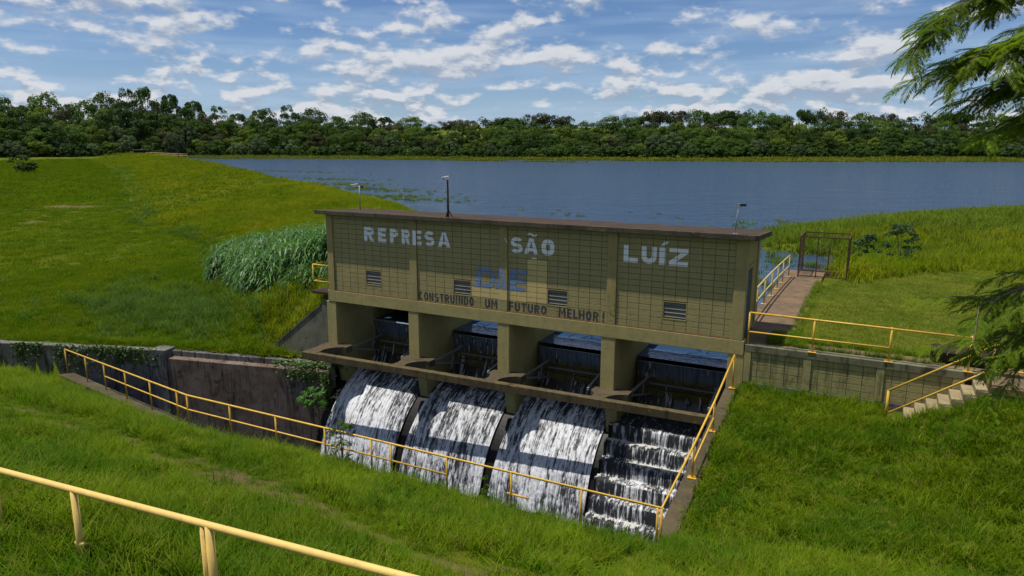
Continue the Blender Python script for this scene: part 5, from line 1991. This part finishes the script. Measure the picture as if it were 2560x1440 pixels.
def boughs():
    rnd = random.Random(41)
    root = Vector((24.9, -10.6, float(H(np.array([24.9]), np.array([-10.6]))[0]) - .2))
    t = empty('feathery_tree', tuple(root), label='feathery-leaved mimosa-like tree by the stairs, its boughs hanging over the slope', cat='tree')
    tr = MB()
    fork = root + Vector((-.3, .1, 3.4))
    tr.tube([root, root + Vector((-.1, .05, 1.7)), fork], [.19, .16, .13], 10)
    up2 = fork + Vector((-.35, .1, 2.6)); up3 = up2 + Vector((-.2, .2, 2.2))
    tr.tube([fork, up2, up3], [.12, .09, .05], 8)
    tr.build('trunk', bark, t, True)
    # limb end points in space
    limbs = [
        # upper boughs
        (up2, [(22.7, -10.9, 8.6), (21.2, -11.2, 8.0), (20.4, -11.5, 7.45)], 1.5),
        (up2, [(23.0, -11.2, 8.0), (21.9, -11.5, 7.55), (20.9, -11.75, 7.05)], 1.6),
        (up2, [(23.2, -10.7, 7.5), (22.2, -11.0, 7.1), (21.4, -11.2, 6.75)], 1.5),
        (up3, [(23.2, -10.6, 9.6), (22.0, -11.0, 9.2), (21.0, -11.3, 8.5)], 1.0),
        (up3, [(23.0, -10.2, 9.0), (22.0, -10.4, 8.5), (21.3, -10.6, 7.9)], 1.4),
        (up2, [(23.4, -10.7, 7.2), (22.4, -11.0, 6.8), (21.45, -11.3, 6.25)], 1.3),
        (fork, [(24.0, -9.6, 6.4), (23.4, -9.2, 6.3), (22.9, -9.0, 6.0)], .6),
        (up2, [(23.0, -11.0, 7.9), (21.9, -11.3, 7.5), (21.15, -11.5, 7.2)], 1.6),
        (up2, [(23.2, -10.9, 7.6), (22.2, -11.2, 7.3), (21.7, -11.4, 6.9)], 1.6),
        # lower boughs over the stairs
        (fork, [(23.4, -10.9, 4.7), (22.3, -11.2, 4.45), (21.4, -11.5, 3.95)], .95),
        (fork, [(23.4, -11.0, 4.3), (22.4, -11.3, 3.95), (21.6, -11.6, 3.55)], .95),
        (fork, [(23.6, -10.8, 3.9), (22.7, -11.1, 3.6), (21.9, -11.4, 3.25)], .8),
        (fork, [(23.4, -10.6, 4.9), (22.8, -10.8, 4.75), (22.3, -11.0, 4.5)], .6),
        # the far side and crown out of the frame
        (up3, [(25.2, -10.0, 9.8), (26.2, -9.6, 9.7), (27.2, -9.4, 9.3)], 1.0),
        (up2, [(25.6, -9.6, 8.3), (26.8, -9.2, 8.2), (27.8, -9.0, 7.7)], 1.0),
        (fork, [(25.8, -10.8, 6.0), (27.0, -11.0, 6.0), (28.0, -11.2, 5.6)], .8),
        (up3, [(24.3, -9.4, 10.4), (24.2, -8.6, 10.6), (24.0, -7.8, 10.3)], .8),
    ]
    protos = [frond(1., random.Random(60 + k)) for k in range(4)]
    for st_, pts, dens in limbs:
        P = [Vector(st_)] + [Vector(p) for p in pts]
        mb = MB().tube(P, [.05, .034, .02, .008], 7)
        V = []
        for s_ in range(len(P) - 1):
            nb = int((4 if s_ == 0 else 9) * dens)
            for k in range(nb):
                f_ = (k + rnd.random()) / nb
                p = P[s_].lerp(P[s_ + 1], f_)
                d = (P[s_ + 1] - P[s_]).normalized()
                side = d.cross(Vector((0, 0, 1))).normalized() * (1 if rnd.random() < .5 else -1)
                td = (d * rnd.uniform(.2, 1.1) + side * rnd.uniform(.3, 1.2) + Vector((0, 0, rnd.uniform(-.25, .22)))).normalized()
                tl = rnd.uniform(.4, .95)
                e = p + td * tl + Vector((0, 0, -.10))
                mb.tube([p, p.lerp(e, .5) + Vector((0, 0, .03)), e], [.009, .006, .003], 5, cap=False)
                for j in range(12):
                    g = .10 + .90 * (j + rnd.random() * .6) / 12
                    b = p.lerp(e, g)
                    sd = (-1 if j % 2 else 1)
                    ld = (td * rnd.uniform(.25, 1.) + td.cross(Vector((0, 0, 1))) * sd * rnd.uniform(.25, 1.1) + Vector((0, 0, rnd.uniform(-.42, .28)))).normalized()
                    L = rnd.uniform(.22, .38)
                    x_ = ld; y_ = Vector((0, 0, 1)).cross(x_).normalized(); z_ = x_.cross(y_)
                    M_ = Matrix((x_, y_, z_)).transposed() @ Matrix.Rotation(rnd.uniform(-.5, .5), 3, 'X')
                    for q in protos[rnd.randrange(4)]:
                        V += [b + (M_ @ v) * L for v in q]
        mb.build('bough', bark, t, True)
        arr = np.array([tuple(v) for v in V])
        me = np_mesh('foliage', arr, np.arange(len(arr)).reshape(-1, 4), frond_m)
        link('foliage', me, t)


boughs()


# ------------------------------------------------------------------ sapling by the wall, bushes, weeds, creeper
def palm_leaf(V, F, c, nrm, R, n, rnd):
    nrm = nrm.normalized()
    a = nrm.cross(Vector((.3, .2, 1))).normalized(); b = nrm.cross(a)
    for k in range(n):
        an = 2 * math.pi * k / n + rnd.uniform(-.1, .1)
        d = a * math.cos(an) + b * math.sin(an); s_ = nrm.cross(d)
        L = R * rnd.uniform(.8, 1.1); w = R * .15
        i = len(V)
        m_ = c + d * L * .55 + nrm * .02 * R; e = c + d * L - nrm * .25 * L
        V += [c, m_ + s_ * w, e, m_ - s_ * w]
        F.append((i, i + 1, i + 2, i + 3))


def sapling():
    rnd = random.Random(3)
    base = Vector((.02, -1.02, -6.6))
    t = empty('sapling', tuple(base), label='young sapling with hand-shaped bright leaves in front of the dark wall', cat='sapling')
    V = []; F = []
    stems = [(base, Vector((-.05, -.95, -5.6)), Vector((-.18, -1.0, -4.75))), (base, Vector((-.3, -1.05, -5.5)), Vector((-.75, -1.1, -4.65))), (base, Vector((-.15, -.9, -5.3)), Vector((-.45, -.9, -4.35)))]
    for s_ in stems:
        MB().tube(s_, [.028, .02, .012], 6).build('stem', bark, t, True)
        for k in range(9):
            d = Vector((rnd.gauss(0, 1), rnd.gauss(0, .7) - .35, rnd.gauss(.1, .45))).normalized() * rnd.uniform(.14, .42)
            c = s_[2] + d + Vector((0, 0, .03))
            palm_leaf(V, F, c, Vector((rnd.gauss(-.2, .35), rnd.gauss(-.5, .35), 1.)), rnd.uniform(.17, .26), 8, rnd)
    me = bpy.data.meshes.new('foliage'); me.from_pydata([tuple(v) for v in V], [], F); me.materials.append(sap_m)
    link('foliage', me, t)


sapling()


def bush(name, label, cat, p, W, Hh, mat, seed, leaf=.07, clumps=26, quads=70):
    me, cs = crown_mesh('foliage', mat, seed, W, Hh, .15, clumps, quads, leaf)
    z = float(H(np.array([p[0]]), np.array([p[1]]))[0]) if len(p) == 2 else p[2]
    o = empty(name, (p[0], p[1], z), label=label, cat=cat)
    c = bpy.data.objects.new('foliage', me); COL.objects.link(c); c.parent = o
    mb = MB()
    rn = random.Random(seed)
    for k in range(5):
        c_, _r = rn.choice(cs)
        mb.tube([(0, 0, -.1), (c_[0] * .4, c_[1] * .4, c_[2] * .55), tuple(c_)], [.02, .014, .006], 5)
    c = bpy.data.objects.new('stem', mb.mesh('stem', bark)); COL.objects.link(c); c.parent = o
    return o


bush('bush', 'dark leafy bush by the water next to the mesh gate', 'bush', (19.75, 21.8), 1.5, 2.5, bush_m, 71, .12)
bush('bush', 'wider dark bush by the water beyond the mesh gate', 'bush', (21.6, 25.8), 1.9, 2.5, bush_m, 72, .12)
bush('bush', 'rounded shrub in the tall grass of the near bank', 'bush', (30.5, 25.5), 2.8, 1.3, bush_m, 75, .14)
bush('bush', 'low leafy bush in the marsh grass by the near shore', 'bush', (33., 40.), 3.6, 1.6, bush_m, 76, .16)
bush('field_sapling', 'lone small round shrub in the field below the dam', 'shrub', (-205., 99.), 7., 4.6, leafA, 73, .5)
bush('basin_weed', 'spindly weed growing through the basin railing', 'weed', (7.6, -8.3, -2.9), .85, 1.25, grass_dark, 74, .055, 24, 40)
bush('basin_weed', 'small weed on the basin curb beside the gap in the railing', 'weed', (12.05, -8.2, -2.9), .4, .75, grass_dark, 77, .06, 12, 30)


def creeper():
    rnd = np.random.default_rng(9)
    V = []
    def patch(n, fx):
        for k in range(n):
            p, nn = fx()
            p = np.array(p); nn = np.array(nn) + rnd.normal(size=3) * .5; nn /= np.linalg.norm(nn)
            t1 = np.cross(nn, rnd.normal(size=3)); t1 /= np.linalg.norm(t1); t2 = np.cross(nn, t1)
            s = rnd.uniform(.04, .085)
            V.extend([p - t1 * s, p + t2 * s * .8, p + t1 * s, p - t2 * s * .8])
    fn = np.array([.33, -.94, .2])
    drops = [(-15.0, .9, .5), (-14.2, .6, .35), (-12.9, 1.1, .7), (-12.0, 1.1, 1.1), (-11.0, .6, .7), (-10.2, .8, .6), (-9.3, .9, .9), (-16.5, .5, .4)]
    def left():
        cx, dz, w = drops[rnd.integers(len(drops))]
        x = cx + rnd.normal() * w * .45
        y = np.interp(x, LWX, LWY)
        z = -3.18 - abs(rnd.normal()) * dz * .5 + rnd.uniform(0, .08)
        return (x, y - .06 - abs(rnd.normal()) * .06, z), fn
    patch(1500, left)
    def right():
        x = -1.25 + rnd.normal() * .8
        y = np.interp(x, LWX, LWY)
        if rnd.random() < .6:
            return (x, y + rnd.uniform(0, .5), -3.5 + abs(rnd.normal()) * .12), np.array([0, -.4, .9])
        return (x * .7 - .4, np.interp(x * .7 - .4, LWX, LWY) - .05, -3.6 - abs(rnd.normal()) * .28), fn
    patch(650, right)
    def col():
        return (-.16 + rnd.normal() * .09, -.30 - abs(rnd.normal()) * .1, rnd.uniform(-6.4, -3.7)), fn
    patch(650, col)
    me = np_mesh('creeper', np.array(V), np.arange(len(V)).reshape(-1, 4), creeper_m)
    o = link('creeper', me)
    tag(o, 'creeping vine hanging over the dark retaining wall', 'creeper', kind='stuff')
    fl = MB()
    for k in range(26):
        cx, dz, w = drops[rnd.integers(0, 6)]
        x = cx + rnd.normal() * w * .4; y = np.interp(x, LWX, LWY) - .14; z = -3.2 - abs(rnd.normal()) * .3
        for j in range(5):
            a = j * 1.257
            fl.add([(x, y, z), (x + .05 * math.cos(a), y - .012, z + .05 * math.sin(a)), (x + .05 * math.cos(a + 1.1), y - .012, z + .05 * math.sin(a + 1.1))], [(0, 1, 2)])
    o2 = fl.build('creeper_flowers', m_plain('pale_violet_petals', (.42, .38, .68), .7, .2, var=.1))
    tag(o2, 'small pale violet flowers on the creeping vine', 'flowers', kind='stuff')


creeper()

# floating branches caught behind the gates
mb = MB()
for k in range(20):
    x = R_.choice([R_.uniform(13.5, 16.), R_.uniform(9.2, 11.8), R_.uniform(5.2, 7.4)]); y = R_.uniform(3.2, 4.6)
    a = R_.uniform(0, 6.28); L = R_.uniform(.3, .9)
    p0 = Vector((x, y, ZW + .02)); p2 = p0 + Vector((math.cos(a) * L, math.sin(a) * L * .4, R_.uniform(.0, .3)))
    mb.tube([p0, p0.lerp(p2, .5) + Vector((0, 0, R_.uniform(0, .12))), p2], [.016, .012, .005], 5)
tag(mb.build('driftwood', wet_m), 'tangle of dead branches floating behind the gates', 'driftwood', kind='stuff')

# far footbridge and intake at the end of the dam
fb = empty('footbridge', (-290, 210, ZW), label='small concrete footbridge with yellow rails at the far end of the dam', cat='footbridge')
A_, B_ = Vector((-322, 224.5, 0)), Vector((-258, 196.5, 0))
dv = (B_ - A_).normalized(); nv = Vector((-dv.y, dv.x, 0))


def fp(t, s, z):
    p = A_.lerp(B_, t) + nv * s
    return (p.x, p.y, z)


MB().add([fp(.20, -1, -.75), fp(1., -1, -.75), fp(1., 1, -.75), fp(.20, 1, -.75), fp(.20, -1, -.35), fp(1., -1, -.35), fp(1., 1, -.35), fp(.20, 1, -.35)],
         [(3, 2, 1, 0), (4, 5, 6, 7), (0, 1, 5, 4), (1, 2, 6, 5), (2, 3, 7, 6), (3, 0, 4, 7)]).build('deck', roof_m, fb)
for s in (-1, 1):
    for z in (.55, 1.25):
        MB().bar(fp(.0, s, z), fp(1., s, z), .16).build('rail', yellow_pale, fb)
    for t in np.linspace(0, 1, 7):
        MB().bar(fp(t, s, -.5), fp(t, s, 1.3), .14).build('post', yellow_pale, fb)
for t in (.82, .98):
    p = A_.lerp(B_, t)
    MB().box(p.x - 1.4, p.x + 1.4, p.y - 1.4, p.y + 1.4, -4.2, -.76, .1).build('pier', dark_steel if False else wet_m, fb)
p = A_.lerp(B_, .84)
MB().bar((p.x, p.y, -.4), (p.x, p.y, 3.6), .5).build('hoist_post', rust, fb)
ib = empty('intake_block', (-345, 236, .2), label='small dark concrete block on the crest by the footbridge', cat='block')
MB().box(-348.5, -341.5, 235, 238, -.6, 2.2, .1).build('body', wet_m, ib)
MB().box(-349, -341, 234.6, 238.4, 2.2, 2.45, .05).build('lid', conc_old, ib)
